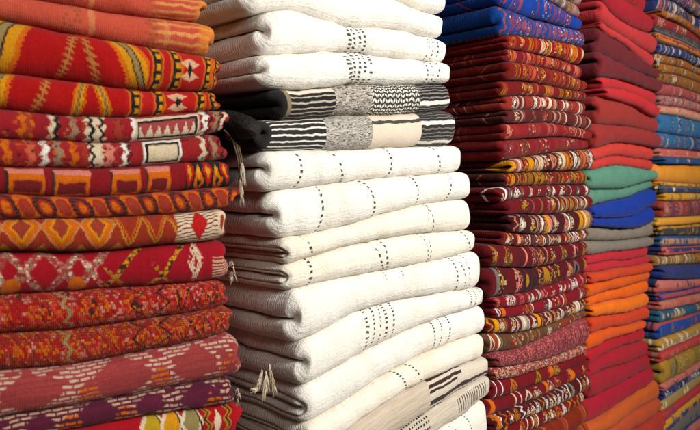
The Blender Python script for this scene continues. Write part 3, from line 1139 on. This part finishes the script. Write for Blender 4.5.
# ------------------------------------------------------------------ stack 3: patterned kilims
S3 = "small kilims folded in the third stack"
K = kilim
rugs3 = [
    (506, 582, B((500, -30), (554, -10), (572, 0), (582, 7)), K(C['cream'], cc('white', 'brn', 'cream', 'grey'), 31), "cream kilim lying topmost on the third stack, barely in the photo"),
    (506, 581, B((500, -24), (540, -8), (554, 0), (567, 9), (581, 18)), K(C['cream'], cc('white', 'brn', 'gold', 'grey'), 32, dens=.8), "cream kilim with faint brown figures resting on the two blue ones"),
    (502, 584, B((503, 3), (518, 10), (534, 16), (551, 20), (567, 25), (584, 30)), K(C['blue'], cc('mauve', 'rose', 'blue'), 33, dens=.6, kinds='lzr'), "blue kilim with faint mauve figures, upper of the blue pair in the third stack"),
    (502, 588, B((503, 34), (526, 35), (551, 39), (567, 42), (587, 46)), K((0.012, .055, .25), cc('mauve', 'rose', 'rose'), 34, step=(.03, .05), dens=.95, kinds='lzlz'), "blue kilim with mauve zigzag figures, lower of the blue pair in the third stack"),
    (507, 584, B((510, 48), (526, 50), (542, 54), (559, 57), (570, 61), (583, 65)), K(C['red'], cc('org', 'yel', 'cream', 'brick'), 35, step=(.028, .045), dens=.95, kinds='rlrl'), "red kilim with yellow and cream rings, directly under the blue pair"),
    (507, 584, B((508, 61), (518, 62), (534, 64), (551, 67), (567, 71), (584, 80)), K(C['crim'], cc('sal', 'org', 'brick', 'pink'), 36, step=(.022, .04), dens=.9, kinds='lrl'), "crimson kilim with orange curls, second below the blue pair"),
    (505, 587, B((507, 80), (526, 80), (542, 83), (559, 86), (575, 90), (586, 91)), K((.33, .035, .02), cc('org', 'brick', 'gold', 'sal'), 37, step=(.025, .045), dens=.9, kinds='lrl'), "orange red kilim with ochre arcs, third below the blue pair"),
    (505, 588, B((511, 96), (526, 95), (551, 96), (567, 99), (588, 101)), K((.30, .030, .02), cc('brick', 'sal', 'gold', 'brn'), 38, dens=.8), "thin dull red kilim with a tan patch, above the salmon banded one"),
    (508, 590, B((510, 111), (526, 109), (551, 109), (567, 111), (589, 116)), K(C['sal'], cc('white', 'cream', 'dk', 'sal'), 39, step=(.028, .045), dens=.85, kinds='ll', marks=((520, .010, 'dk'), (533, .008, 'blk'), (536, .005, 'white'), (550, .028, 'cream'), (565, .007, 'white'), (580, .008, 'white'))), "salmon kilim with white and black bands and a pale grey patch"),
    (506, 592, B((508, 123), (526, 123), (551, 122), (567, 125), (584, 128), (592, 131)), K((.17, .035, .025), cc('cream', 'brick', 'rose'), 40, step=(.035, .055), dens=.75, kinds='lz'), "brown red kilim with pairs of thin cream curves"),
    (506, 593, B((510, 140), (534, 138), (559, 136), (575, 137), (592, 140)), K((.44, .055, .042), cc('brick', 'rose', 'pink'), 41, step=(.04, .06), dens=.6, kinds='lz', marks=((574, .004, 'cream'), (578, .004, 'cream'))), "coral kilim with two cream lines near its right end"),
    (505, 592, B((507, 161), (526, 158), (551, 154), (570, 151), (591, 149)), K((.40, .042, .038), cc('brn', 'mauve', 'brick'), 42, step=(.03, .05), dens=.7, kinds='l'), "coral red kilim with dark olive curved stripes and a corded left edge"),
    (508, 593, B((511, 173), (526, 172), (551, 171), (567, 171), (590, 170)), K(C['mar'], cc('yel', 'cream', 'org', 'white', 'pink'), 43, step=(.03, .05), dens=1, kinds='dtlp', marks=((508, .03, 'yel'),)), "maroon kilim with yellow end and bold orange, white and cream shapes"),
    (505, 589, B((506, 188), (515, 186), (534, 186), (559, 185), (588, 185)), K((.13, .03, .015), cc('gold', 'yel', 'red', 'gold'), 44, step=(.02, .035), dens=1, kinds='rzdl'), "dark brown kilim with golden ovals from end to end"),
    (501, 593, B((504, 203), (518, 199), (543, 197), (567, 196), (592, 196)), K((.30, .014, .02), cc('white', 'cream', 'grey', 'dk'), 45, dens=.65, kinds='lzd', marks=((506, .012, 'white'), (583, .008, 'blk'), (588, .006, 'white'))), "red kilim with white scribbled figures, under the golden oval one"),
    (506, 593, B((506, 216), (518, 214), (543, 215), (559, 214), (575, 212), (592, 209)), K((.27, .016, .022), cc('cream', 'gold', 'rose', 'dk'), 46, step=(.035, .055), dens=.75, kinds='dlz', marks=((579, .016, 'grey'), (585, .006, 'white'))), "red kilim with outlined triangles and a grey patch near its right end"),
    (509, 592, B((509, 232), (526, 234), (551, 235), (567, 233), (592, 229)), K((.11, .012, .018), cc('yel', 'white', 'pink', 'cream'), 47, step=(.035, .05), dens=.9, kinds='lpzt', marks=((547, .020, 'yel'), (584, .014, 'yel'), (541, .006, 'white'), (566, .010, 'white'))), "dark maroon kilim with two yellow bars between white hooked bands"),
    (503, 590, B((504, 245), (526, 247), (551, 247), (567, 245), (590, 241)), K((.26, .018, .018), cc('cream', 'org', 'brn', 'white'), 48, step=(.022, .035), dens=.9, kinds='rzdt'), "thin red kilim crowded with cream and orange hooks"),
    (491, 590, B((492, 268), (510, 268), (534, 269), (559, 265), (575, 260), (590, 256)), K((.22, .012, .018), cc('gold', 'blk', 'pink', 'brn'), 49, step=(.04, .06), dens=.7, kinds='dzl', marks=((576, .006, 'pink'), (528, .010, 'pink'), (523, .010, 'blk'))), "plain maroon kilim with a black and pink motif at its left"),
    (491, 589, B((495, 299), (510, 297), (534, 293), (559, 285), (575, 278), (590, 271)), K((.20, .014, .018), cc('gold', 'blk', 'pink', 'grey'), 50, step=(.045, .065), dens=.75, kinds='dzr', marks=((500, .020, 'grey'), (521, .008, 'pink'))), "thick maroon kilim with a grey oval at its left corner"),
    (498, 588, B((500, 309), (518, 307), (534, 304), (551, 300), (567, 294), (589, 286)), K((.38, .012, .03), cc('white', 'pink', 'crim'), 51, step=(.02, .04), dens=.7, kinds='zdb'), "narrow crimson kilim with small white ticks, upper of two alike"),
    (499, 589, B((503, 319), (518, 318), (534, 316), (551, 313), (567, 308), (589, 298)), K((.38, .012, .028), cc('white', 'org', 'grey', 'crim'), 52, step=(.025, .045), dens=.7, kinds='zdl', marks=((508, .022, 'org'),)), "narrow crimson kilim with an orange left end and grey white figures"),
    (490, 590, B((493, 334), (518, 335), (534, 331), (551, 327), (567, 320), (589, 311)), K((.24, .016, .018), cc('yel', 'cream', 'white', 'brn'), 53, step=(.03, .045), dens=.95, kinds='dlpz', marks=((501, .028, 'yel'), (541, .026, 'yel'))), "dark red kilim with two mustard patches and white curves"),
    (490, 590, B((497, 354), (518, 352), (534, 346), (551, 337), (567, 328), (590, 317)), K((.24, .15, .05), cc('brick', 'cream', 'brick', 'olive'), 54, step=(.035, .055), dens=.85, kinds='lpd', marks=((500, .020, 'brick'), (503, .006, 'white'))), "olive gold kilim with brick red and cream curved bands"),
    (497, 589, B((500, 368), (518, 367), (534, 364), (559, 358), (589, 343)), r_speck(3.0, cc('rose', 'mauve', 'rose', 'pink', 'mauve', 'rose'), (0.10, 0.012, 0.025)), "mauve kilim covered in fine woven flecks"),
    (498, 588, B((498, 382), (518, 379), (534, 372), (551, 367), (567, 363), (588, 353)), r_speck(4.0, cc('sal', 'cream', 'rose', 'brick', 'pink', 'rose'), (0.14, 0.014, 0.02)), "rose kilim covered in coarse salmon brick dashes"),
    (494, 590, B((495, 401), (510, 399), (526, 392), (547, 384), (567, 375), (590, 362)), K((.33, .010, .02), cc('org', 'gold'), 57, step=(.05, .07), dens=.45, kinds='zd', marks=((557, .030, 'org'), (500, .006, 'white'), (507, .006, 'white'))), "crimson kilim with white scrolls at left and orange blocks, under the rose dashed one"),
    (491, 590, B((493, 419), (510, 413), (526, 405), (551, 396), (567, 388), (590, 373)), K((.30, .026, .028), cc('org', 'cream', 'brick'), 58, step=(.05, .07), dens=.5, kinds='zd', marks=((498, .030, 'org'), (552, .022, 'org'), (521, .006, 'cream'), (526, .006, 'cream'), (577, .03, 'org'))), "dusty red kilim with three orange flowers and cream letterlike scrolls"),
    (492, 590, B((495, 433), (518, 423), (534, 416), (559, 408), (575, 400), (590, 391)), K((.15, .010, .016), cc('white', 'gold', 'white', 'org'), 59, step=(.03, .045), dens=.9, kinds='z', marks=((500, .024, 'org'), (576, .010, 'green'), (584, .006, 'white'))), "dark maroon kilim with white and gold W shapes and a green spot"),
    (492, 588, B((490, 447), (518, 438), (542, 430), (559, 422), (574, 415), (589, 403)), K((.32, .018, .02), cc('white', 'gold', 'org'), 60, step=(.04, .06), dens=.7, kinds='z', marks=((533, .006, 'white'), (538, .006, 'white'), (543, .006, 'white'))), "red kilim with three white strokes near its middle, by the lower edge"),
    (492, 589, B((490, 468), (518, 458), (542, 447), (574, 433), (589, 421)), K((.42, .085, .025), cc('org', 'sal'), 61, step=(.05, .07), dens=.4, kinds='lz'), "orange salmon kilim at the bottom edge of the third stack"),
    (492, 589, B((490, 486), (540, 470), (589, 446)), K((.45, .10, .03), cc('org', 'sal'), 62, step=(.05, .07), dens=.3, kinds='lz'), "lowest orange kilim of the third stack, only its right corner showing"),
]
pf3 = build_stack(MAIN, B((500, -52), (540, -36), (582, -8)), rugs3, S3, False, 'rug', 'folded_kilim', lump=1.1, open_gap=0.05, jit=0.011, grade=(0.92, 1.05))

# ------------------------------------------------------------------ stack 4: plain dyed cloths
S4 = "plain dyed cloths folded in the fourth stack"
PL = plain
rd, cr = (0.40, 0.022, 0.028), (0.36, 0.014, 0.028)
rugs4 = [
    (606, 651, B((604, -20), (618, -8), (630, 0), (640, 5), (651, 14)), PL((.30, .010, .02)), "dark crimson cloth lying topmost on the plain cloth stack"),
    (604, 655, B((598, -8), (606, 0), (613, 9), (625, 19), (637, 26), (655, 33)), PL((.30, .010, .02)), "deep crimson cloth, second from the top of the plain cloth stack"),
    (602, 660, B((604, 19), (614, 26), (628, 36), (640, 43), (658, 53)), PL((.42, .03, .035), ((612, .002, (.2, .01, .02)),)), "light red cloth with a faint seam, resting on a thinner light red one"),
    (604, 658, B((606, 27), (614, 34), (628, 43), (640, 53), (657, 68)), PL((.44, .034, .036)), "thin light red cloth lying just above the two wine red cloths"),
    (601, 661, B((604, 52), (618, 59), (631, 67), (649, 74), (661, 79)), PL((.115, .010, .016)), "wine red cloth with a deep crease, upper of the wine red pair"),
    (599, 663, B((600, 76), (614, 77), (631, 81), (649, 88), (662, 92)), PL((.135, .012, .018)), "wine red cloth, lower of the wine red pair"),
    (605, 660, B((607, 88), (623, 88), (638, 94), (649, 101), (660, 106)), PL((.43, .022, .028)), "bright red cloth directly under the wine red pair"),
    (605, 659, B((607, 97), (623, 101), (638, 106), (649, 114), (659, 118)), PL((.45, .022, .028)), "bright red cloth directly above the two brick red cloths"),
    (599, 660, B((602, 124), (623, 125), (640, 127), (658, 133)), PL((.26, .024, .020)), "brick red cloth, upper of the brick red pair"),
    (594, 660, B((595, 149), (606, 146), (621, 142), (640, 144), (658, 148)), PL((.25, .022, .020)), "brick red cloth, lower of the brick red pair, above the coral ones"),
    (593, 657, B((596, 161), (611, 157), (623, 155), (640, 158), (655, 160)), PL((.48, .040, .032)), "coral cloth, upper of the coral pair"),
    (594, 655, B((597, 170), (611, 166), (623, 165), (640, 168), (655, 171)), PL((.46, .036, .030)), "coral cloth, lower of the coral pair, lying on the green"),
    (591, 656, B((597, 189), (625, 189), (640, 184), (655, 179)), PL((.085, .22, .155)), "sea green cloth, upper of the green pair"),
    (591, 655, B((595, 207), (614, 202), (631, 198), (649, 190), (655, 188)), PL((.080, .21, .15)), "sea green cloth with small creases, lower of the green pair"),
    (591, 654, B((592, 218), (614, 219), (633, 217), (652, 206)), PL((.003, .028, .26), streak=.15), "royal blue cloth, upper of the blue pair, under the green"),
    (591, 652, B((592, 226), (614, 228), (640, 229), (652, 223)), PL((.003, .026, .25), streak=.15), "royal blue cloth, lower of the blue pair, on the grey"),
    (589, 656, B((590, 241), (614, 242), (631, 240), (655, 237)), PL((.19, .155, .125)), "taupe grey cloth, upper of the grey pair"),
    (589, 655, B((590, 256), (602, 255), (611, 252), (631, 251), (652, 247)), PL((.18, .15, .125)), "taupe grey cloth, lower of the grey pair"),
    (589, 652, B((590, 265), (611, 261), (631, 261), (652, 256)), PL((.42, .018, .03)), "thin cherry red cloth directly under the grey pair"),
    (589, 652, B((590, 273), (607, 272), (614, 268), (631, 268), (652, 262)), PL((.42, .018, .03)), "thin cherry red cloth directly above the orange red one"),
    (589, 651, B((590, 284), (614, 278), (631, 276), (651, 271)), PL((.50, .050, .015)), "orange red cloth topping the run of orange cloths"),
    (589, 650, B((590, 299), (604, 293), (614, 290), (631, 285), (650, 280)), PL((.58, .085, .012)), "deep orange cloth, second of the orange run"),
    (591, 650, B((592, 307), (614, 301), (631, 299), (650, 293)), PL((.66, .11, .012)), "orange cloth, third of the orange run, above the brightest"),
    (593, 650, B((599, 316), (614, 315), (631, 313), (649, 307)), PL((.70, .15, .012)), "brightest yellowish orange cloth in the plain stack"),
    (592, 650, B((598, 333), (614, 328), (631, 326), (650, 320)), PL((.52, .050, .018), ((607, .005, (.2, .06, .01)), (617, .005, (.2, .06, .01)), (634, .005, (.2, .05, .01)))), "orange red cloth crossed by three narrow olive stripes"),
    (589, 648, B((590, 353), (606, 342), (623, 337), (648, 328)), PL((.60, .085, .014)), "orange red cloth without stripes, above the lower crimson ones"),
    (590, 648, B((592, 367), (606, 357), (623, 349), (648, 342)), PL((.38, .012, .022)), "scarlet cloth, first below the orange run"),
    (590, 649, B((592, 377), (614, 369), (631, 363), (649, 356)), PL((.34, .012, .024)), "crimson cloth between the scarlet one and the one with a stripe"),
    (589, 652, B((589, 400), (606, 393), (623, 384), (651, 371)), PL((.31, .011, .024), ((607, .006, (.12, .02, .01)),)), "crimson cloth with a single dark curved stripe near its left"),
    (589, 656, B((589, 427), (606, 420), (631, 401), (655, 385)), PL((.36, .010, .028)), "thick bright crimson cloth above the rust coloured ones"),
    (589, 661, B((590, 443), (606, 434), (623, 424), (640, 412), (660, 401)), PL((.50, .095, .020)), "rust orange cloth directly under the thick crimson one"),
    (589, 665, B((590, 462), (615, 448), (640, 431), (664, 413)), PL((.46, .070, .024), ribamp=1.6, rib=.008), "rust orange cloth with puckered weave by the lower edge"),
    (589, 666, B((590, 484), (640, 457), (665, 436)), PL((.40, .035, .020)), "red rust cloth at the very bottom of the plain stack"),
]
pf4 = build_stack(MAIN, B((604, -48), (618, -36), (651, -8)), rugs4, S4, False, 'cloth', 'folded_cloth', lump=1.5, open_gap=0.10, jit=0.013, grade=(1.0, 1.02))

# ------------------------------------------------------------------ stack 5: far stack, cut by the right edge
S5 = "striped kilims folded in the far right stack"
H = hstripes


def Y(a, b, c, x0=663):
    return B((x0, a), (683, b), (700, c), (716, c + (c - b) * 0.9))


rugs5 = [
    (664, 712, Y(-10, 5, 16), K(C['navy'], cc('yel', 'red', 'cream', 'rose'), 171, step=(.02, .05), dens=.9, kinds='dlzp'), "navy kilim with red and yellow figures lying topmost on the far right stack"),
    (660, 712, Y(10, 16, 29), K(C['navy'], cc('cream', 'grey', 'rose', 'dk'), 172, step=(.03, .05), dens=.9, kinds='dlp'), "navy kilim with pale grey marks, above the first yellow one on the right"),
    (661, 712, Y(16, 23, 36), K((0.621, 0.270, 0.016), cc('navy','dkg','cream','olive'), 101, step=(.03, .06), dens=.5, kinds='mdbml'), "mustard kilim between navy and coral near the top of the right stack"),
    (655, 712, Y(27, 33, 43, 660), K((0.513, 0.041, 0.041), cc('cream','rose','navy','org'), 102, step=(.03, .06), dens=.5, kinds='mdbml'), "coral red kilim near the top of the far right stack"),
    (656, 712, Y(32, 41, 52, 660), H(cc('dkg', 'navy', 'grey'), 5), "charcoal kilim directly under the coral red one on the right"),
    (657, 712, Y(42, 49, 58, 660), H(cc('org', 'navy', 'brn'), 6), "dark kilim with rust orange figures, right stack"),
    (661, 712, Y(53, 58, 66), K(C['navy'], cc('white', 'grey', 'navy'), 71, dens=.6, kinds='lr'), "navy kilim with small white arcs, above the yellow group on the right"),
    (661, 712, Y(62, 66, 73), K((0.594, 0.297, 0.016), cc('navy','dkg','cream','olive'), 103, step=(.03, .06), dens=.5, kinds='mdbml'), "mustard yellow kilim, first of the group of three"),
    (663, 712, Y(72, 74, 81), K((0.567, 0.324, 0.022), cc('navy','dkg','cream','olive'), 104, step=(.03, .06), dens=.5, kinds='mdbml'), "mustard yellow kilim, middle of the group of three"),
    (663, 712, Y(82, 86, 93), K((0.513, 0.270, 0.022), cc('navy','dkg','cream','olive'), 105, step=(.03, .06), dens=.5, kinds='mdbml'), "mustard yellow kilim, last of the group of three, above the pink"),
    (662, 712, Y(95, 97, 103), K((0.621, 0.176, 0.135), cc('cream','rose','navy','org'), 106, step=(.03, .06), dens=.5, kinds='mdbml'), "dusty pink kilim directly under the mustard group"),
    (662, 712, Y(105, 107, 112), K((0.729, 0.419, 0.270), cc('cream','rose','navy','org'), 107, step=(.03, .06), dens=.5, kinds='mdbml'), "pale peach kilim between the two pink ones on the right"),
    (662, 712, Y(113, 116, 121), H([(.50, .22, .15), (.54, .31, .20), (.45, .13, .10)], 12), "pink and peach kilim directly above the teal blue ones"),
    (661, 712, Y(132, 135, 138), K((0.024, 0.115, 0.257), cc('navy','rose','teal','cream'), 108, step=(.03, .06), dens=.5, kinds='mdbml'), "teal blue kilim, upper of the wide blue pair on the right"),
    (661, 712, Y(148, 149, 151), K((0.022, 0.101, 0.243), cc('navy','rose','teal','cream'), 109, step=(.03, .06), dens=.5, kinds='mdbml'), "teal blue kilim, lower of the wide blue pair on the right"),
    (663, 712, Y(157, 158, 159), H([(.46, .10, .09), (.50, .22, .16), (.46, .08, .07)], 15), "pink striped kilim between blue ones in the right stack"),
    (663, 712, Y(164, 164, 165), K((0.019, 0.081, 0.257), cc('navy','rose','teal','cream'), 110, step=(.03, .06), dens=.5, kinds='mdbml'), "thin blue kilim directly above the orange one on the right"),
    (660, 712, Y(181, 183, 184, 661), H([(.62, .20, .012), (.66, .24, .05), (.60, .24, .012)], 17), "marigold orange kilim, thickest in the right stack"),
    (664, 712, Y(186, 187, 188), H(cc('yel', 'olive', 'dkg'), 18), "thin yellow and black kilim under the marigold one"),
    (662, 712, Y(193, 193, 193), H(cc('dkg', 'grey', 'navy', 'cream'), 19), "thin charcoal kilim with pale flecks, right stack"),
    (666, 712, Y(201, 201, 200), K((0.648, 0.324, 0.019), cc('navy','dkg','cream','olive'), 111, step=(.03, .06), dens=.5, kinds='mdbml'), "thin yellow kilim above the brick coloured one on the right"),
    (664, 712, Y(218, 217, 216), K((.30, .045, .035), cc('rose', 'sal', 'pink', 'navy'), 72, dens=.7, kinds='bd'), "brick coloured kilim with pale flecks, middle of the right stack"),
    (659, 712, Y(226, 225, 223), H(cc('yel', 'lime', 'yel'), 22), "yellow kilim directly under the brick coloured one on the right"),
    (663, 712, Y(236, 236, 236), H(cc('brn', 'dkg', 'gold'), 23), "brown and black kilim above a teal one, right stack"),
    (664, 712, Y(247, 247, 246), H([(.018, .085, .19), (.42, .20, .12), (.018, .07, .18)], 24), "teal kilim with a peach stripe, right stack"),
    (664, 712, Y(256, 254, 252), H(cc('navy', 'mauve', 'navy', 'sal'), 25), "navy kilim with mauve stripes above a yellow fringed one"),
    (657, 712, Y(266, 265, 264), K((.48, .30, .04), cc('white', 'yel', 'cream', 'olive'), 73, step=(.035, .05), dens=.9, kinds='lp'), "pale yellow kilim with white bars, between navy ones"),
    (662, 712, Y(279, 280, 279), H(cc('navy', 'blue', 'navy'), 27), "plain dark navy kilim under the pale yellow one"),
    (662, 712, Y(294, 291, 287), H([(.42, .08, .075), (.46, .13, .11), (.016, .03, .11)], 28), "salmon kilim with a thin blue line, under the dark navy one"),
    (663, 712, Y(302, 298, 294), H(cc('navy', 'rose', 'blue'), 29), "navy kilim with rose stripe between two salmon ones"),
    (664, 712, Y(312, 308, 304), H([(.42, .08, .075), (.44, .15, .10), (.40, .07, .06)], 30), "plain salmon kilim above a teal and cream diamond one"),
    (662, 712, Y(323, 318, 313), K(C['teal'], cc('cream', 'yel', 'teal'), 74, step=(.04, .06), dens=.9, kinds='dt'), "teal kilim with cream diamonds in the right stack"),
    (661, 712, Y(340, 333, 325), H(cc('blue', 'teal', 'rose', 'navy'), 32), "strong blue kilim with rose edge in the right stack"),
    (661, 712, Y(352, 343, 335), H(cc('olive', 'cream', 'gold'), 33), "olive and cream kilim above a red one, right stack"),
    (661, 712, Y(362, 353, 345), H([(.38, .03, .03), (.40, .05, .04), (.30, .14, .10)], 34), "coral red kilim near the bottom of the right stack"),
    (662, 712, Y(384, 373, 362), K((.34, .20, .03), cc('olive', 'lime', 'grey', 'yel'), 75, step=(.02, .04), dens=1, kinds='bdrb'), "mustard kilim with a busy speckled pattern, right stack"),
    (664, 712, Y(393, 380, 368), K((0.567, 0.162, 0.121), cc('cream','rose','navy','org'), 112, step=(.03, .06), dens=.5, kinds='mdbml'), "thin dusty pink kilim in the lower right stack"),
    (664, 712, Y(401, 388, 375), K(C['navy'], cc('grey', 'white', 'blue'), 76, step=(.02, .04), dens=.8, kinds='db'), "navy kilim with small grey dots, lower right"),
    (664, 712, Y(414, 399, 385), H(cc('olive', 'cream', 'olive', 'gold'), 38), "olive cream kilim with ribbed weave, lower right"),
    (664, 712, Y(424, 407, 393), H([(.38, .02, .03), (.02, .05, .14), (.36, .03, .03)], 39), "red and dark blue kilim, lower right"),
    (664, 712, Y(440, 421, 406), H([(.50, .24, .014), (.52, .17, .02), (.02, .05, .14)], 40), "golden yellow kilim near the lower right corner"),
    (664, 712, Y(456, 437, 421), H(cc('navy', 'navy', 'grey'), 41), "dark navy kilim in the lower right corner"),
    (664, 712, Y(478, 462, 452), H([(.40, .06, .05), (.44, .12, .10), (.02, .05, .14)], 42), "rose and blue kilim showing only at the photo's lower right corner"),
]
pf5 = build_stack(MAIN, Y(-24, -8, 4), rugs5, S5, False, 'rug', 'folded_kilim', lump=1.1, open_gap=0.08, jit=0.012, grade=(1.05, 1.0))

# ------------------------------------------------------------------ low plinths carrying the stacks, below the photo
pm = simple_mat('plinth_wood', (0.10, 0.05, 0.03), 0.7, 9)
for st, a, b, pf in ((NEAR, NEAR.t_of(-75), -0.01, pf1), (MAIN, MAIN.t_of(312), MAIN.t_of(486), pf2), (MAIN, MAIN.t_of(492), MAIN.t_of(588), pf3), (MAIN, MAIN.t_of(590), MAIN.t_of(664), pf4), (MAIN, MAIN.t_of(664), MAIN.t_of(712), pf5)):
    tt = np.linspace(a, b, 9)
    zz = pf(tt) - 0.006
    V, F = [], []
    for t, z in zip(tt, zz):
        for q, h in ((0.01, 0.0), (0.45, 0.0), (0.45, z), (0.01, z)):
            V.append(st.world(np.array(t), np.array(q), np.array(float(h))))
    for i in range(8):
        for k in range(4):
            F.append((i * 4 + k, i * 4 + (k + 1) % 4, i * 4 + 4 + (k + 1) % 4, i * 4 + 4 + k))
    F.append((3, 2, 1, 0))
    F.append((32, 33, 34, 35))
    o = mesh_obj('plinth', V, F, pm, smooth=False)
    o['kind'] = 'structure'

# ------------------------------------------------------------------ tassels
tm = simple_mat('tassel_wool', (0.62, 0.52, 0.38), 0.95, 90, 0.2, 0.002)
cm = simple_mat('cord_wool', (0.13, 0.085, 0.05), 0.95, 200, 0.4, 0.002)


def at(stack, px, py, q=0.0):
    """point on the plane q metres behind a stack's front plane"""
    s2 = Stack(stack.P0 + stack.n * q, stack.d)
    t, z = s2.hit(px, py)
    return s2.world(np.array(t), np.array(0.0), np.array(z))


def tassel_mesh(stack, top, bot, q, r, rs, strands=9, knot=True):
    a, b = Vector(at(stack, *top, q)), Vector(at(stack, *bot, q))
    parts = []
    if knot:
        parts.append(tube([a + Vector((0, 0, .004)), a + Vector((0, 0, .002)), a, a - Vector((0, 0, .006)), a - Vector((0, 0, .010))], [r * .15, r * .35, r * .45, r * .4, r * .3], 8))
    for k in range(strands):
        off = Vector((rs.uniform(-1, 1), rs.uniform(-1, 1), 0)) * r * 0.9
        off2 = Vector((rs.uniform(-1, 1), rs.uniform(-1, 1), rs.uniform(-.8, 1.2))) * r * 1.15
        mid = (a + b) / 2 + off + off2 * .3
        parts.append(tube([a + off * .3, a * .7 + b * .3 + off * .7, mid, a * .2 + b * .8 + off2 * .8, b + off2], [.0004, .0006, .0006, .0005, .00025], 5))
    return join(parts)


rs = random.Random(5)
# long cords and a tuft hanging off the end of a kilim into the gap
o, org = r_obj[(S1, 5)]
parts = []
for k in range(3):
    p0 = Vector(at(NEAR, 224 + k, 130 + k * 4, .035 + .006 * k))
    p1 = Vector(at(NEAR, 233 + k * 3, 141 + k * 3, .040))
    p2 = Vector(at(NEAR, 238 + k * 2, 160, .040))
    p3 = Vector(at(NEAR, 240 + k, 186 + k * 8, .040))
    parts.append(tube([p0, (p0 + p1) / 2 + Vector((0, 0, .002)), p1, (p1 + p2) / 2, p2, p3], [.0015] * 6, 6))
V, F = join(parts)
c = mesh_obj('cord', V, F, cm, None, None, True, org)
c.location = (0, 0, 0)
c.parent = o
parts = [tassel_mesh(NEAR, (242, 163), (243, 186), .036, .0055, rs, 16, False), tassel_mesh(NEAR, (240, 180), (242, 205), .036, .0045, rs, 10, False)]
V, F = join(parts)
c = mesh_obj('tassel', V, F, tm, None, None, True, org)
c.location = (0, 0, 0)
c.parent = o
# knotted tassels at the left corner of a cream blanket
o, org = r_obj[(S2, 11)]
for (a, b) in (((262, 372), (255, 394)), ((268, 370), (268, 396)), ((272, 368), (277, 398)), ((265, 380), (262, 402)), ((258, 386), (249, 400))):
    V, F = tassel_mesh(MAIN, (a[0] + rs.uniform(-3, 3), a[1] + rs.uniform(-2, 3)), (b[0] * .6 + a[0] * .4, b[1] - rs.uniform(2, 9)), -.003, .0044, rs, 30, True)
    kx = at(MAIN, *b, -.002)
    c = mesh_obj('tassel', V, F, tm, None, None, True, org)
    c.location = (0, 0, 0)
    c.parent = o


# the thick black end of the lower grey blanket bulging out towards the near stack
def bulge(stack, px, py, t_off, n=16):
    c = Vector(at(stack, px, py, 0.0))
    d = Vector((stack.d[0], stack.d[1], 0))
    nn = Vector((stack.n[0], stack.n[1], 0))
    V, F = [], []
    prof = [(-0.012, .006, .006, 0), (-0.009, .014, .012, .001), (0.0, .021, .018, .003), (0.02, .028, .024, .007), (0.06, .036, .029, .012), (0.12, .040, .031, .016), (0.24, .040, .030, .016), (0.30, .030, .025, .016)]
    for (q, rt, rz, dz) in prof:
        for k in range(n):
            an = 6.2832 * k / n
            ca, sa = math.cos(an), math.sin(an)
            wv = 1 + 0.05 * math.sin(3 * an + q * 30)
            p = c + nn * q + d * (t_off + ca * rt * wv) + Vector((0, 0, dz + sa * rz * wv * (1 if sa > 0 else 0.9)))
            V.append(tuple(p))
    m = len(prof)
    for i in range(m - 1):
        for k in range(n):
            k2 = (k + 1) % n
            F.append((i * n + k, i * n + k2, (i + 1) * n + k2, (i + 1) * n + k))
    F.append(tuple(range(n - 1, -1, -1)))
    F.append(tuple(range((m - 1) * n, m * n)))
    return V, F


bm_ = simple_mat('black_wool', (0.013, 0.011, 0.010), 0.6, 130, 0.5, 0.006)
o, org = r_obj[(S2, 5)]
V, F = bulge(MAIN, 262, 131, -0.022)
c = mesh_obj('black_fold', V, F, bm_, None, None, True, org)
c.location = (0, 0, 0)
c.parent = o


def fringe(key, stack, pts, mat, name='fringe', ln=0.012, q=0.004, r=0.0006, per=4):
    o, org = r_obj[key]
    parts = []
    for (px, py) in pts:
        for k in range(per):
            a = Vector(at(stack, px + rs.uniform(-1.2, 1.2), py + rs.uniform(-.8, .8), q))
            l = ln * rs.uniform(.5, 1.2)
            e = Vector((rs.uniform(-1, 1), rs.uniform(-1, 1), 0)) * l * 0.45
            parts.append(tube([a, a + e * .4 + Vector((0, 0, -l * .25)), a + e * .8 + Vector((0, 0, -l * .7)), a + e + Vector((0, 0, -l))], [r, r, r * .9, r * .5], 5))
    V, F = join(parts)
    c = mesh_obj(name, V, F, mat, None, None, True, org)
    c.location = (0, 0, 0)
    c.parent = o


wl = simple_mat('fringe_wool', (0.60, 0.50, 0.38), 0.95, 90, 0.2, 0.001)
fringe((S1, 9), NEAR, [(231, 262), (233, 267), (233, 272), (232, 277)], wl, ln=0.014)
fringe((S1, 13), NEAR, [(237, 389), (239, 394), (238, 399)], wl, ln=0.014)
fringe((S4, 3), MAIN, [(656, 55), (657, 58), (658, 62)], wl, ln=0.022, r=.0014, per=6)
